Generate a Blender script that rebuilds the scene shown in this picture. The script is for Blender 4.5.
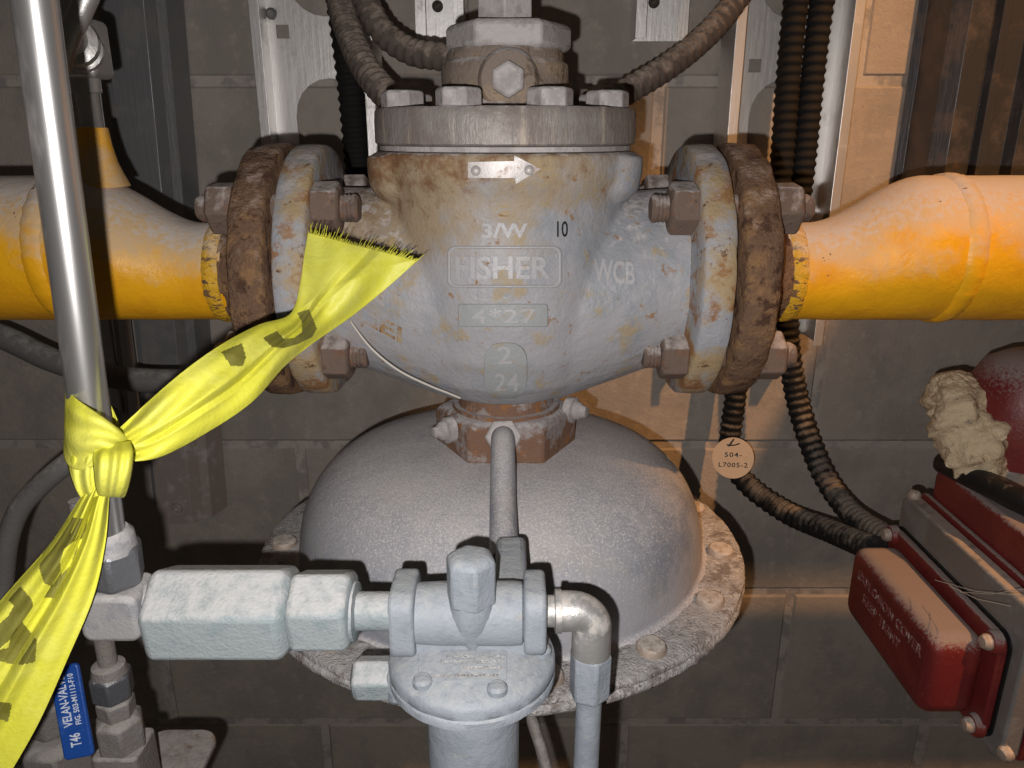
import bpy, bmesh, math, random
from mathutils import Vector, Matrix, noise as mnoise
from mathutils.bvhtree import BVHTree
from mathutils.geometry import tessellate_polygon

random.seed(7)
for o in list(bpy.data.objects):
    bpy.data.objects.remove(o, do_unlink=True)
SC = bpy.context.scene
COL = SC.collection

# ------------------------------------------------------------------ camera, world, lights, exposure
F = 773.0                      # focal length in pixels of the 1024 wide frame
PITCH = math.radians(18.0)
CS, SN = math.cos(PITCH), math.sin(PITCH)
H = 1.4                        # camera height; all coordinates below are relative to the camera
CAM = Vector((0, 0, H))
WALL_Y = 0.84                 # front of the block wall
cd = bpy.data.cameras.new('camera')
cam = bpy.data.objects.new('camera', cd)
COL.objects.link(cam)
cam.location = CAM
cam.rotation_euler = (math.pi / 2 - PITCH, 0, 0)
cd.sensor_width = 36.0
cd.lens = 36.0 * F / 1024.0
cd.clip_start = 0.01
cd.clip_end = 50
SC.camera = cam

W = bpy.data.worlds.new('world')
SC.world = W
W.use_nodes = True
W.node_tree.nodes['Background'].inputs[0].default_value = (0.95, 0.85, 0.75, 1)
W.node_tree.nodes['Background'].inputs[1].default_value = 0.016

def lamp(name, kind, loc, power, color, size):
    d = bpy.data.lights.new(name, kind)
    d.energy = power
    d.color = color
    if kind == 'POINT':
        d.shadow_soft_size = size
    o = bpy.data.objects.new(name, d)
    COL.objects.link(o)
    o.location = loc
    return o

# the phone's flash, a little left of and below the lens
_fo = Vector((-0.0135, 0, 0)) + Vector((0, -SN, -CS)) * 0.0150
lamp('camera_flash', 'POINT', CAM + _fo, 5.2, (1.0, 0.955, 0.925), 0.0022)
# the warm lamp of the plant room, a reflector lamp high up to the right
_sl = lamp('sodium_lamp', 'SPOT', Vector((1.07, -0.36, H + 1.42)), 112.0, (1.0, 0.49, 0.18), 0.025)
_sl.data.shadow_soft_size = 0.025
_sl.data.spot_size = math.radians(38)
_sl.data.spot_blend = 0.35
_sl.rotation_euler = (Vector((0.62, WALL_Y, H - 0.50)) - _sl.location).to_track_quat('-Z', 'Y').to_euler()

vs = SC.view_settings
vs.view_transform = 'Standard'
vs.look = 'None'
vs.gamma = 1.0
vs.use_curve_mapping = False
vs.exposure = 0.3

# ------------------------------------------------------------------ picture geometry helpers
def P(px, py, Y):
    """point at horizontal distance Y from the camera seen at pixel px, py"""
    dx = (px - 512.0) / F
    dy = -(py - 384.0) / F
    wy = CS + dy * SN
    wz = -SN + dy * CS
    s = Y / wy
    return Vector((dx * s, Y, wz * s))

def ray(px, py):
    dx = (px - 512.0) / F
    dy = -(py - 384.0) / F
    return Vector((dx, CS + dy * SN, -SN + dy * CS)).normalized()

def pix(v):
    fwd = v.y * CS - v.z * SN
    up = v.y * SN + v.z * CS
    return 512 + F * v.x / fwd, 384 - F * up / fwd

def smooth01(a, b, x):
    t = max(0.0, min(1.0, (x - a) / (b - a)))
    return t * t * (3 - 2 * t)

def catmull(pts, n):
    """n samples through the control points (tuples of floats)"""
    pts = [tuple(p) for p in pts]
    m = len(pts) - 1
    out = []
    for i in range(n):
        t = i / (n - 1) * m
        k = min(int(t), m - 1)
        f = t - k
        p0 = pts[max(k - 1, 0)]; p1 = pts[k]; p2 = pts[k + 1]; p3 = pts[min(k + 2, m)]
        out.append(tuple(0.5 * (2 * b + (c - a) * f + (2 * a - 5 * b + 4 * c - d) * f * f + (3 * b - a - 3 * c + d) * f ** 3)
                         for a, b, c, d in zip(p0, p1, p2, p3)))
    return out

# ------------------------------------------------------------------ materials
MATS = {}
def mat(name, base, rough=0.6, metal=0.0, layers=(), bump=(), spec=0.5, aniso=None, coat=0.0):
    """layers: (color, scale, lo, hi, up, rough[, stretch]) painted over each other by noise (+ up * normal.z);
    bump: (scale, distance[, stretch])"""
    m = bpy.data.materials.new(name)
    m.use_nodes = True
    nt = m.node_tree
    N, L = nt.nodes, nt.links
    bs = N['Principled BSDF']
    tc = N.new('ShaderNodeTexCoord')
    geo = N.new('ShaderNodeNewGeometry')
    sep = N.new('ShaderNodeSeparateXYZ')
    L.new(geo.outputs['Normal'], sep.inputs[0])
    def coords(stretch):
        if not stretch:
            return tc.outputs['Object']
        mp = N.new('ShaderNodeMapping')
        mp.inputs['Scale'].default_value = stretch
        L.new(tc.outputs['Object'], mp.inputs[0])
        return mp.outputs[0]
    def nz(scale, stretch=None, detail=6.0):
        n = N.new('ShaderNodeTexNoise')
        n.inputs['Scale'].default_value = scale
        n.inputs['Detail'].default_value = detail
        n.inputs['Roughness'].default_value = 0.68
        L.new(coords(stretch), n.inputs['Vector'])
        return n.outputs['Fac']
    rgb = N.new('ShaderNodeRGB')
    rgb.outputs[0].default_value = (*base, 1)
    col = rgb.outputs[0]
    rv = N.new('ShaderNodeValue')
    rv.outputs[0].default_value = rough
    rsock = rv.outputs[0]
    mv = N.new('ShaderNodeValue')
    mv.outputs[0].default_value = metal
    msock = mv.outputs[0]
    for ly in layers:
        c, sc, lo, hi, up, r = ly[:6]
        st = ly[6] if len(ly) > 6 else None
        f = nz(sc, st)
        if up:
            ma = N.new('ShaderNodeMath')
            ma.operation = 'MULTIPLY_ADD'
            L.new(sep.outputs['Z'], ma.inputs[0])
            ma.inputs[1].default_value = up
            L.new(f, ma.inputs[2])
            f = ma.outputs[0]
        if len(ly) > 7:
            dt = N.new('ShaderNodeVectorMath')
            dt.operation = 'DOT_PRODUCT'
            L.new(tc.outputs['Object'], dt.inputs[0])
            dt.inputs[1].default_value = ly[7]
            ad = N.new('ShaderNodeMath')
            ad.operation = 'ADD'
            L.new(dt.outputs['Value'], ad.inputs[0])
            L.new(f, ad.inputs[1])
            f = ad.outputs[0]
        mr = N.new('ShaderNodeMapRange')
        mr.interpolation_type = 'SMOOTHSTEP'
        mr.inputs['From Min'].default_value = lo
        mr.inputs['From Max'].default_value = hi
        L.new(f, mr.inputs['Value'])
        fac = mr.outputs[0]
        if len(c) == 4:
            mm = N.new('ShaderNodeMath')
            mm.operation = 'MULTIPLY'
            L.new(fac, mm.inputs[0])
            mm.inputs[1].default_value = c[3]
            fac = mm.outputs[0]
        mx = N.new('ShaderNodeMix')
        mx.data_type = 'RGBA'
        L.new(fac, mx.inputs[0])
        L.new(col, mx.inputs[6])
        mx.inputs[7].default_value = (*c[:3], 1)
        col = mx.outputs[2]
        mf = N.new('ShaderNodeMix')
        L.new(fac, mf.inputs[0])
        L.new(rsock, mf.inputs[2])
        mf.inputs[3].default_value = r
        rsock = mf.outputs[0]
        if metal > 0:
            mf = N.new('ShaderNodeMix')
            L.new(fac, mf.inputs[0])
            L.new(msock, mf.inputs[2])
            mf.inputs[3].default_value = 0.0
            msock = mf.outputs[0]
    L.new(col, bs.inputs['Base Color'])
    L.new(rsock, bs.inputs['Roughness'])
    L.new(msock, bs.inputs['Metallic'])
    bs.inputs['Specular IOR Level'].default_value = spec
    if coat:
        bs.inputs['Coat Weight'].default_value = coat
        bs.inputs['Coat Roughness'].default_value = 0.2
    prev = None
    for b in bump:
        bn = N.new('ShaderNodeBump')
        bn.inputs['Strength'].default_value = 1.0
        bn.inputs['Distance'].default_value = b[1]
        L.new(nz(b[0], b[2] if len(b) > 2 else None, 4.0), bn.inputs['Height'])
        if prev:
            L.new(prev, bn.inputs['Normal'])
        prev = bn.outputs[0]
    if prev:
        L.new(prev, bs.inputs['Normal'])
    MATS[name] = m
    return m

DUST = (0.62, 0.59, 0.58)
mat('concrete', (0.47, 0.415, 0.365), 0.9, layers=[((0.37, 0.335, 0.30), 9, 0.42, 0.62, 0, 0.9),
    ((0.54, 0.48, 0.42), 55, 0.52, 0.75, 0, 0.9), ((0.13, 0.11, 0.095), 170, 0.66, 0.72, 0, 0.95), ((0.25, 0.13, 0.05), 60, 0.70, 0.74, 0, 0.95)],
    bump=[(120, 0.0011), (420, 0.0006)], spec=0.2)
mat('mortar', (0.54, 0.49, 0.44), 0.95, layers=[((0.36, 0.33, 0.31), 40, 0.45, 0.6, 0, 0.95)], bump=[(200, 0.001)], spec=0.2)
mat('floor_concrete', (0.2, 0.19, 0.18), 0.9, bump=[(60, 0.002)])
RUST = (0.23, 0.095, 0.025)
RUSTD = (0.10, 0.045, 0.022)
mat('cast_grey', (0.37, 0.365, 0.385), 0.5, layers=[((0.30, 0.315, 0.345), 22, 0.45, 0.6, 0, 0.45),
    ((0.36, 0.25, 0.12, 0.75), 34, 0.62, 0.95, 0, 0.7, None, (-3.0, 0, 6.0)), ((0.40, 0.29, 0.14, 0.7), 46, 0.54, 0.66, 0, 0.7), ((0.28, 0.14, 0.045, 0.85), 120, 0.60, 0.68, 0, 0.85),
    ((0.17, 0.075, 0.028, 0.9), 110, 0.90, 1.22, 0, 0.9, None, (-2.0, 0, 7.0)), ((0.15, 0.07, 0.03), 170, 0.68, 0.72, 0, 0.9),
    ((0.60, 0.56, 0.56, 0.8), 160, 0.76, 1.0, 0.42, 0.8)], bump=[(45, 0.0016), (320, 0.00045)])
mat('cast_letter', (0.415, 0.41, 0.425), 0.42, layers=[((0.36, 0.24, 0.11, 0.5), 120, 0.60, 0.68, 0, 0.8)], bump=[(400, 0.0003)])
mat('cast_plate', (0.33, 0.345, 0.355), 0.5, layers=[((0.38, 0.27, 0.12, 0.6), 100, 0.56, 0.68, 0, 0.8)], bump=[(300, 0.0005)])
mat('cast_rusty', (0.33, 0.34, 0.37), 0.6, layers=[((0.40, 0.27, 0.11, 0.8), 26, 0.42, 0.58, 0, 0.7), ((0.27, 0.12, 0.035, 0.9), 60, 0.50, 0.62, 0, 0.85),
    ((0.13, 0.06, 0.025), 130, 0.60, 0.68, 0, 0.9), ((0.55, 0.53, 0.53, 0.7), 120, 0.75, 1.0, 0.4, 0.8)], bump=[(50, 0.0016), (340, 0.0006)])
mat('rust_flange', (0.165, 0.098, 0.062), 0.9, layers=[((0.26, 0.15, 0.075), 70, 0.47, 0.62, 0, 0.9), ((0.085, 0.045, 0.03), 90, 0.52, 0.62, 0, 0.9),
    ((0.42, 0.32, 0.27, 0.75), 75, 0.66, 0.86, 0.26, 0.9)], bump=[(110, 0.0024), (420, 0.0016)], spec=0.2)
mat('rust_nut', (0.15, 0.105, 0.082), 0.8, layers=[((0.19, 0.10, 0.06), 90, 0.52, 0.62, 0, 0.9), ((0.095, 0.068, 0.06), 160, 0.55, 0.65, 0, 0.8),
    ((0.50, 0.45, 0.43, 0.85), 120, 0.62, 0.95, 0.42, 0.85)], bump=[(160, 0.0009), (520, 0.0005)], spec=0.4)
mat('steel_worn', (0.30, 0.27, 0.255), 0.55, 0.25, layers=[((0.20, 0.165, 0.15), 28, 0.42, 0.58, 0, 0.6), ((0.45, 0.38, 0.31), 160, 0.52, 0.7, 0, 0.55, (1, 1, 0.12)),
    ((0.50, 0.47, 0.47, 0.8), 90, 0.72, 0.95, 0.4, 0.8)], bump=[(260, 0.0007, (1, 1, 0.2)), (120, 0.0008)])
mat('bonnet_rust', (0.21, 0.165, 0.135), 0.75, layers=[((0.34, 0.25, 0.17), 40, 0.48, 0.62, 0, 0.8), ((0.11, 0.075, 0.055), 80, 0.52, 0.64, 0, 0.85),
    ((0.52, 0.48, 0.47, 0.85), 70, 0.62, 0.9, 0.4, 0.85)], bump=[(120, 0.0012), (420, 0.0006)])
mat('dusty_steel', (0.46, 0.43, 0.425), 0.65, 0.1, layers=[((0.33, 0.30, 0.295), 45, 0.48, 0.6, 0, 0.6), ((0.26, 0.16, 0.09, 0.7), 130, 0.60, 0.70, 0, 0.8), ((0.64, 0.62, 0.62, 0.8), 130, 0.6, 0.95, 0.35, 0.85)],
    bump=[(200, 0.0008), (600, 0.0004)])
mat('casing_grey', (0.40, 0.40, 0.435), 0.6, layers=[((0.27, 0.285, 0.335), 13, 0.46, 0.60, 0, 0.45), ((0.44, 0.42, 0.38, 0.6), 24, 0.52, 0.7, 0, 0.7),
    ((0.58, 0.55, 0.55, 0.7), 26, 0.78, 1.08, 0.50, 0.9), ((0.70, 0.67, 0.66, 0.8), 800, 0.58, 0.74, 0.14, 0.9), ((0.17, 0.12, 0.11), 60, 0.71, 0.75, 0, 0.9)], bump=[(60, 0.0006), (700, 0.0003)])
mat('casing_rim', (0.44, 0.43, 0.43), 0.75, layers=[((0.24, 0.21, 0.20), 55, 0.48, 0.62, 0, 0.8), ((0.60, 0.58, 0.57), 260, 0.50, 0.64, 0, 0.9),
    ((0.14, 0.11, 0.10), 420, 0.60, 0.66, 0, 0.9)], bump=[(150, 0.0014), (600, 0.0010)])
mat('hex_rusty', (0.20, 0.11, 0.07), 0.8, layers=[((0.31, 0.27, 0.26), 45, 0.48, 0.58, 0, 0.7), ((0.30, 0.13, 0.045), 110, 0.55, 0.64, 0, 0.9),
    ((0.50, 0.47, 0.47), 120, 0.85, 1.1, 0.6, 0.9)], bump=[(110, 0.0012), (420, 0.0007)])
mat('pilot_grey', (0.285, 0.315, 0.355), 0.55, layers=[((0.25, 0.28, 0.32), 60, 0.48, 0.62, 0, 0.5), ((0.40, 0.41, 0.415, 0.8), 260, 0.66, 1.1, 0.42, 0.85),
    ((0.36, 0.33, 0.27, 0.5), 70, 0.62, 0.7, 0, 0.8)], bump=[(160, 0.0006), (600, 0.0003)])
mat('coupling_grey', (0.29, 0.325, 0.34), 0.55, layers=[((0.25, 0.30, 0.315), 50, 0.5, 0.62, 0, 0.5), ((0.47, 0.475, 0.48, 0.95), 180, 0.62, 0.95, 0.45, 0.9)],
    bump=[(180, 0.0005), (700, 0.0004)])
mat('fitting_dusty', (0.34, 0.335, 0.34), 0.5, 0.25, layers=[((0.22, 0.22, 0.24), 80, 0.48, 0.6, 0, 0.5), ((0.42, 0.405, 0.395, 0.9), 150, 0.6, 0.9, 0.4, 0.85)],
    bump=[(220, 0.0003), (700, 0.0003)])
mat('fitting_steel', (0.15, 0.155, 0.17), 0.4, 0.5, layers=[((0.45, 0.43, 0.42, 0.95), 160, 0.72, 0.95, 0.42, 0.85)], bump=[(300, 0.0005)])
mat('fitting_brown', (0.22, 0.20, 0.185), 0.6, 0.1, layers=[((0.21, 0.20, 0.20), 110, 0.5, 0.6, 0, 0.6), ((0.36, 0.335, 0.315, 0.9), 120, 0.6, 0.9, 0.4, 0.85)],
    bump=[(220, 0.0007), (700, 0.0005)])
mat('stainless', (0.52, 0.515, 0.51), 0.29, 0.88, bump=[(240, 0.00006, (1, 1, 0.04))], layers=[((0.36, 0.24, 0.19, 0.55), 16, 0.56, 0.70, 0, 0.4, (1, 1, 0.25))])
mat('stainless_thin', (0.55, 0.52, 0.50), 0.3, 1.0)
mat('stainless_cast', (0.55, 0.54, 0.53), 0.42, 0.7, layers=[((0.55, 0.50, 0.45, 0.6), 90, 0.5, 0.7, 0.15, 0.8)], bump=[(160, 0.0004)])
mat('galvanized', (0.88, 0.86, 0.84), 0.44, 0.75, layers=[((0.66, 0.63, 0.60, 0.6), 40, 0.55, 0.7, 0, 0.5)], bump=[(300, 0.0002, (1, 1, 0.08)), (40, 0.0003)])
mat('galvanized_dull', (0.27, 0.275, 0.285), 0.42, 0.45, layers=[((0.22, 0.20, 0.185, 0.8), 25, 0.48, 0.65, 0, 0.6)], bump=[(300, 0.0003, (1, 1, 0.08)), (80, 0.0003)])
mat('channel_dark', (0.10, 0.10, 0.107), 0.36, 0.5, layers=[((0.13, 0.10, 0.085, 0.8), 25, 0.48, 0.65, 0, 0.5)], bump=[(300, 0.0003, (1, 1, 0.08))])
mat('strut_brown', (0.40, 0.335, 0.30), 0.5, 0.2, layers=[((0.46, 0.42, 0.40), 60, 0.5, 0.65, 0, 0.6)], bump=[(160, 0.0005)])
mat('pipe_yellow', (0.86, 0.42, 0.010), 0.38, layers=[((0.76, 0.34, 0.010), 26, 0.42, 0.65, 0, 0.45), ((0.62, 0.44, 0.25, 0.92), 40, 0.47, 0.80, 0.55, 0.75),
    ((0.58, 0.52, 0.48, 0.9), 260, 0.86, 1.12, 0.72, 0.9), ((0.17, 0.10, 0.075), 52, 0.685, 0.69, 0.0, 0.9)],
    bump=[(40, 0.0010), (380, 0.0003)])
mat('weld_yellow', (0.72, 0.40, 0.02), 0.5, layers=[((0.18, 0.10, 0.05), 260, 0.55, 0.6, 0, 0.9, (0.5, 1, 1)), ((0.70, 0.55, 0.40, 0.9), 90, 0.60, 1.0, 0.5, 0.8)], bump=[(160, 0.0022), (420, 0.0012)])
mat('conduit_black', (0.018, 0.017, 0.017), 0.75, layers=[((0.27, 0.235, 0.20, 0.85), 80, 0.98, 1.36, 0.30, 0.8, None, (0, 0, -1.3))], bump=[(400, 0.0003)], spec=0.2)
mat('conduit_dusty', (0.11, 0.085, 0.07), 0.85, layers=[((0.42, 0.34, 0.28, 0.95), 150, 0.46, 0.86, 0.36, 0.9)], bump=[(300, 0.0008)])
mat('conduit_grey', (0.020, 0.019, 0.019), 0.75, layers=[((0.27, 0.235, 0.20, 0.9), 90, 0.92, 1.30, 0.30, 0.8, None, (0, 0, -1.3))], bump=[(300, 0.0005)], spec=0.2)
mat('cable_grey', (0.14, 0.135, 0.13), 0.6, layers=[((0.30, 0.285, 0.27, 0.9), 120, 0.55, 0.9, 0.3, 0.9)], bump=[(400, 0.0005)])
mat('red_paint', (0.155, 0.020, 0.020), 0.38, layers=[((0.20, 0.030, 0.024), 20, 0.45, 0.6, 0, 0.4), ((0.28, 0.235, 0.225, 0.95), 420, 0.68, 1.02, 0.62, 0.9),
    ((0.40, 0.34, 0.34), 240, 0.67, 0.73, 0, 0.8)], bump=[(120, 0.0003), (500, 0.0003)])
mat('red_letter', (0.22, 0.07, 0.065), 0.6, layers=[((0.45, 0.36, 0.35), 200, 0.5, 0.6, 0, 0.8)])
mat('grey_plate', (0.24, 0.225, 0.215), 0.5, 0.35, layers=[((0.22, 0.21, 0.205), 30, 0.48, 0.62, 0, 0.5), ((0.40, 0.345, 0.31, 0.9), 110, 0.75, 1.05, 0.5, 0.9)], bump=[(240, 0.0004)])
mat('rubber_black', (0.012, 0.012, 0.013), 0.4, layers=[((0.2, 0.18, 0.16, 0.5), 150, 0.7, 0.9, 0.2, 0.8)])
mat('screw_dusty', (0.42, 0.34, 0.28), 0.6, 0.3, layers=[((0.6, 0.55, 0.5), 300, 0.6, 0.9, 0.3, 0.8)], bump=[(500, 0.0004)])
mat('putty', (0.68, 0.55, 0.37), 0.7, layers=[((0.76, 0.62, 0.42), 30, 0.5, 0.62, 0, 0.7), ((0.36, 0.30, 0.22), 70, 0.57, 0.68, 0, 0.8)], bump=[(60, 0.004), (220, 0.0018)], spec=0.3)
mat('tape_yellow', (0.60, 0.59, 0.055), 0.5, layers=[((0.65, 0.64, 0.11), 30, 0.45, 0.65, 0, 0.5), ((0.65, 0.66, 0.42), 90, 0.72, 0.76, 0, 0.5)], bump=[(700, 0.0002, (1, 0.2, 1)), (60, 0.0008)], spec=0.4)
mat('tape_print', (0.15, 0.14, 0.022), 0.5, layers=[((0.20, 0.19, 0.04), 60, 0.45, 0.65, 0, 0.5)], bump=[(60, 0.0008)])
mat('handle_blue', (0.012, 0.065, 0.30), 0.4, layers=[((0.03, 0.10, 0.36), 60, 0.5, 0.65, 0, 0.45)], bump=[(200, 0.0002)])
mat('white_print', (0.62, 0.68, 0.78), 0.6)
mat('tag_cream', (0.60, 0.50, 0.39), 0.5, layers=[((0.55, 0.45, 0.34), 120, 0.5, 0.7, 0, 0.5)])
mat('ink_black', (0.012, 0.011, 0.011), 0.6)
mat('arrow_metal', (0.50, 0.47, 0.46), 0.5, 0.4, layers=[((0.42, 0.27, 0.17, 0.7), 90, 0.55, 0.68, 0, 0.7)], bump=[(300, 0.0002)])
mat('wire_pale', (0.6, 0.56, 0.5), 0.5)
mat('gasket_dark', (0.05, 0.042, 0.038), 0.8, layers=[((0.16, 0.11, 0.08), 160, 0.5, 0.65, 0.1, 0.9)])
mat('bracket_rust', (0.26, 0.235, 0.225), 0.7, layers=[((0.16, 0.085, 0.04), 28, 0.5, 0.56, 0, 0.9), ((0.42, 0.385, 0.36, 0.8), 100, 0.8, 1.1, 0.5, 0.9)], bump=[(160, 0.0007)])

# ------------------------------------------------------------------ mesh helpers
class MB:
    def __init__(self):
        self.v = []
        self.f = []
    def add(self, vs, fs):
        k = len(self.v)
        self.v += [Vector(p) for p in vs]
        self.f += [tuple(i + k for i in f) for f in fs]
        return self
    def lathe(self, prof, origin, axis=(0, 0, 1), segs=48, ref=None, cap=True):
        """prof: (radius, height along axis)"""
        a = Vector(axis).normalized()
        r = Vector(ref) if ref else (Vector((1, 0, 0)) if abs(a.x) < 0.9 else Vector((0, 1, 0)))
        x = (r - a * r.dot(a)).normalized()
        y = a.cross(x)
        o = Vector(origin)
        vs, fs = [], []
        n = len(prof)
        for (rad, h) in prof:
            rad = max(rad, 1e-6)
            for s in range(segs):
                t = 2 * math.pi * s / segs
                vs.append(o + a * h + (x * math.cos(t) + y * math.sin(t)) * rad)
        for i in range(n - 1):
            for s in range(segs):
                s2 = (s + 1) % segs
                fs.append((i * segs + s, i * segs + s2, (i + 1) * segs + s2, (i + 1) * segs + s))
        if cap:
            fs.append(tuple(reversed(range(segs))))
            fs.append(tuple((n - 1) * segs + s for s in range(segs)))
        return self.add(vs, fs)
    def prism(self, poly, origin, u, v, depth):
        """polygon in the u, v plane pushed along u x v by depth"""
        u, v = Vector(u).normalized(), Vector(v).normalized()
        w = u.cross(v)
        o = Vector(origin)
        n = len(poly)
        vs = [o + u * a + v * b for a, b in poly] + [o + u * a + v * b + w * depth for a, b in poly]
        fs = [tuple(reversed(range(n))), tuple(range(n, 2 * n))]
        for i in range(n):
            j = (i + 1) % n
            fs.append((i, j, n + j, n + i))
        return self.add(vs, fs)
    def hexa(self, origin, axis, flats, h, ref=None, sides=6, chamfer=0.0, both=False, taper=1.0):
        """hexagonal prism with chamfered corners; ref points at a corner"""
        a = Vector(axis).normalized()
        r = Vector(ref) if ref else (Vector((1, 0, 0)) if abs(a.x) < 0.9 else Vector((0, 1, 0)))
        x = (r - a * r.dot(a)).normalized()
        y = a.cross(x)
        o = Vector(origin)
        R = flats / 2 / math.cos(math.pi / sides)
        levels = []
        c = chamfer
        if both and c:
            levels.append((R - c * 1.6, 0.0)); levels.append((R, c))
        else:
            levels.append((R, 0.0))
        if c:
            levels.append((R * taper, h - c)); levels.append((R * taper - c * 1.6, h))
        else:
            levels.append((R * taper, h))
        vs, fs = [], []
        for rad, hh in levels:
            for s in range(sides):
                t = 2 * math.pi * s / sides
                vs.append(o + a * hh + (x * math.cos(t) + y * math.sin(t)) * rad)
        for i in range(len(levels) - 1):
            for s in range(sides):
                s2 = (s + 1) % sides
                fs.append((i * sides + s, i * sides + s2, (i + 1) * sides + s2, (i + 1) * sides + s))
        fs.append(tuple(reversed(range(sides))))
        fs.append(tuple((len(levels) - 1) * sides + s for s in range(sides)))
        return self.add(vs, fs)
    def box(self, c, s, rot=None):
        c = Vector(c)
        vs = []
        for k in (-1, 1):
            for j in (-1, 1):
                for i in (-1, 1):
                    p = Vector((i * s[0] / 2, j * s[1] / 2, k * s[2] / 2))
                    if rot:
                        p = rot @ p
                    vs.append(c + p)
        return self.add(vs, [(0, 2, 3, 1), (4, 5, 7, 6), (0, 1, 5, 4), (2, 6, 7, 3), (0, 4, 6, 2), (1, 3, 7, 5)])
    def sweep(self, pts, rad, sides=14, cap=True, squash=None):
        """tube along points; rad: number or function of index / arc length"""
        pts = [Vector(p) for p in pts]
        n = len(pts)
        tan = [(pts[min(i + 1, n - 1)] - pts[max(i - 1, 0)]).normalized() for i in range(n)]
        ref = Vector((0, 1, 0)) if abs(tan[0].y) < 0.9 else Vector((1, 0, 0))
        x = (ref - tan[0] * ref.dot(tan[0])).normalized()
        vs, fs = [], []
        s = 0.0
        for i in range(n):
            if i:
                s += (pts[i] - pts[i - 1]).length
                x = (x - tan[i] * x.dot(tan[i])).normalized()
            y = tan[i].cross(x)
            r = rad(s, i / (n - 1)) if callable(rad) else rad
            for k in range(sides):
                t = 2 * math.pi * k / sides
                vs.append(pts[i] + (x * math.cos(t) + y * math.sin(t)) * r)
        for i in range(n - 1):
            for k in range(sides):
                k2 = (k + 1) % sides
                fs.append((i * sides + k, i * sides + k2, (i + 1) * sides + k2, (i + 1) * sides + k))
        if cap:
            fs.append(tuple(reversed(range(sides))))
            fs.append(tuple((n - 1) * sides + k for k in range(sides)))
        return self.add(vs, fs)
    def rough(self, amp, scale, seed=0.0):
        for i, p in enumerate(self.v):
            self.v[i] = p + mnoise.noise_vector(p * scale + Vector((seed, 0, 0))) * amp
        return self
    def build(self, name, material, parent=None, smooth=38, bevel=0.0, bseg=2, origin=None):
        lo = Vector((min(p.x for p in self.v), min(p.y for p in self.v), min(p.z for p in self.v)))
        hi = Vector((max(p.x for p in self.v), max(p.y for p in self.v), max(p.z for p in self.v)))
        c = (lo + hi) / 2 if origin is None else Vector(origin)
        me = bpy.data.meshes.new(name)
        me.from_pydata([p - c for p in self.v], [], self.f)
        bm = bmesh.new()
        bm.from_mesh(me)
        bmesh.ops.recalc_face_normals(bm, faces=bm.faces)
        bm.to_mesh(me)
        bm.free()
        me.materials.append(MATS[material])
        if smooth:
            for p in me.polygons:
                p.use_smooth = True
            me.set_sharp_from_angle(angle=math.radians(smooth))
        o = bpy.data.objects.new(name, me)
        COL.objects.link(o)
        place(o, c, parent)
        if bevel:
            b = o.modifiers.new('bevel', 'BEVEL')
            b.width = bevel
            b.segments = bseg
            b.limit_method = 'ANGLE'
            b.angle_limit = math.radians(32)
            b.harden_normals = False
        return o

REL = {}
def place(o, c, parent):
    """c: position relative to the camera"""
    REL[o.name] = Vector(c)
    if parent is not None:
        o.parent = parent
        o.location = Vector(c) - REL[parent.name]
    else:
        o.location = Vector(c) + Vector((0, 0, H))

def tag(o, label, cat, group=None):
    o['label'] = label
    o['category'] = cat
    if group:
        o['group'] = group
    return o

def thing(name, loc, label, cat, group=None):
    o = bpy.data.objects.new(name, None)
    o.empty_display_size = 0.02
    COL.objects.link(o)
    place(o, loc, None)
    return tag(o, label, cat, group)

def copy_part(o, c, parent, rz=None):
    n = o.copy()
    COL.objects.link(n)
    place(n, c, parent)
    return n

def world_bvh(o):
    """BVH in camera-relative coordinates of the evaluated mesh"""
    bpy.context.view_layer.update()
    dg = bpy.context.evaluated_depsgraph_get()
    e = o.evaluated_get(dg)
    me = e.to_mesh()
    off = e.matrix_world.translation - Vector((0, 0, H))
    b = BVHTree.FromPolygons([v.co + off for v in me.vertices], [tuple(p.vertices) for p in me.polygons])
    e.to_mesh_clear()
    return b

def text_mesh(s, bold=0.0, spacing=1.0):
    """flat text as (verts2d, faces, width, height), lower left at 0, 0"""
    cu = bpy.data.curves.new('t', 'FONT')
    cu.body = s
    cu.size = 1.0
    cu.offset = bold
    cu.space_character = spacing
    cu.resolution_u = 3
    o = bpy.data.objects.new('t', cu)
    COL.objects.link(o)
    bpy.context.view_layer.update()
    me = o.to_mesh()
    vs = [(v.co.x, v.co.y) for v in me.vertices]
    fs = [tuple(p.vertices) for p in me.polygons]
    o.to_mesh_clear()
    bpy.data.objects.remove(o, do_unlink=True)
    bpy.data.curves.remove(cu)
    x0, x1 = min(a for a, b in vs), max(a for a, b in vs)
    y0, y1 = min(b for a, b in vs), max(b for a, b in vs)
    return [((a - x0) / (x1 - x0), (b - y0) / (y1 - y0)) for a, b in vs], fs

def raised(mb, verts3, normals, faces, h, sink=0.001):
    """solid relief: top = verts + normal * h, walls down to -sink"""
    n = len(verts3)
    top = [p + q * h for p, q in zip(verts3, normals)]
    bot = [p - q * sink for p, q in zip(verts3, normals)]
    fs = [tuple(f) for f in faces]
    cnt = {}
    for f in faces:
        for i in range(len(f)):
            a, b = f[i], f[(i + 1) % len(f)]
            k = (min(a, b), max(a, b))
            cnt.setdefault(k, []).append((a, b))
    for k, e in cnt.items():
        if len(e) == 1:
            a, b = e[0]
            fs.append((b, a, a + n, b + n))
    mb.add(top + bot, fs)

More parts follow.
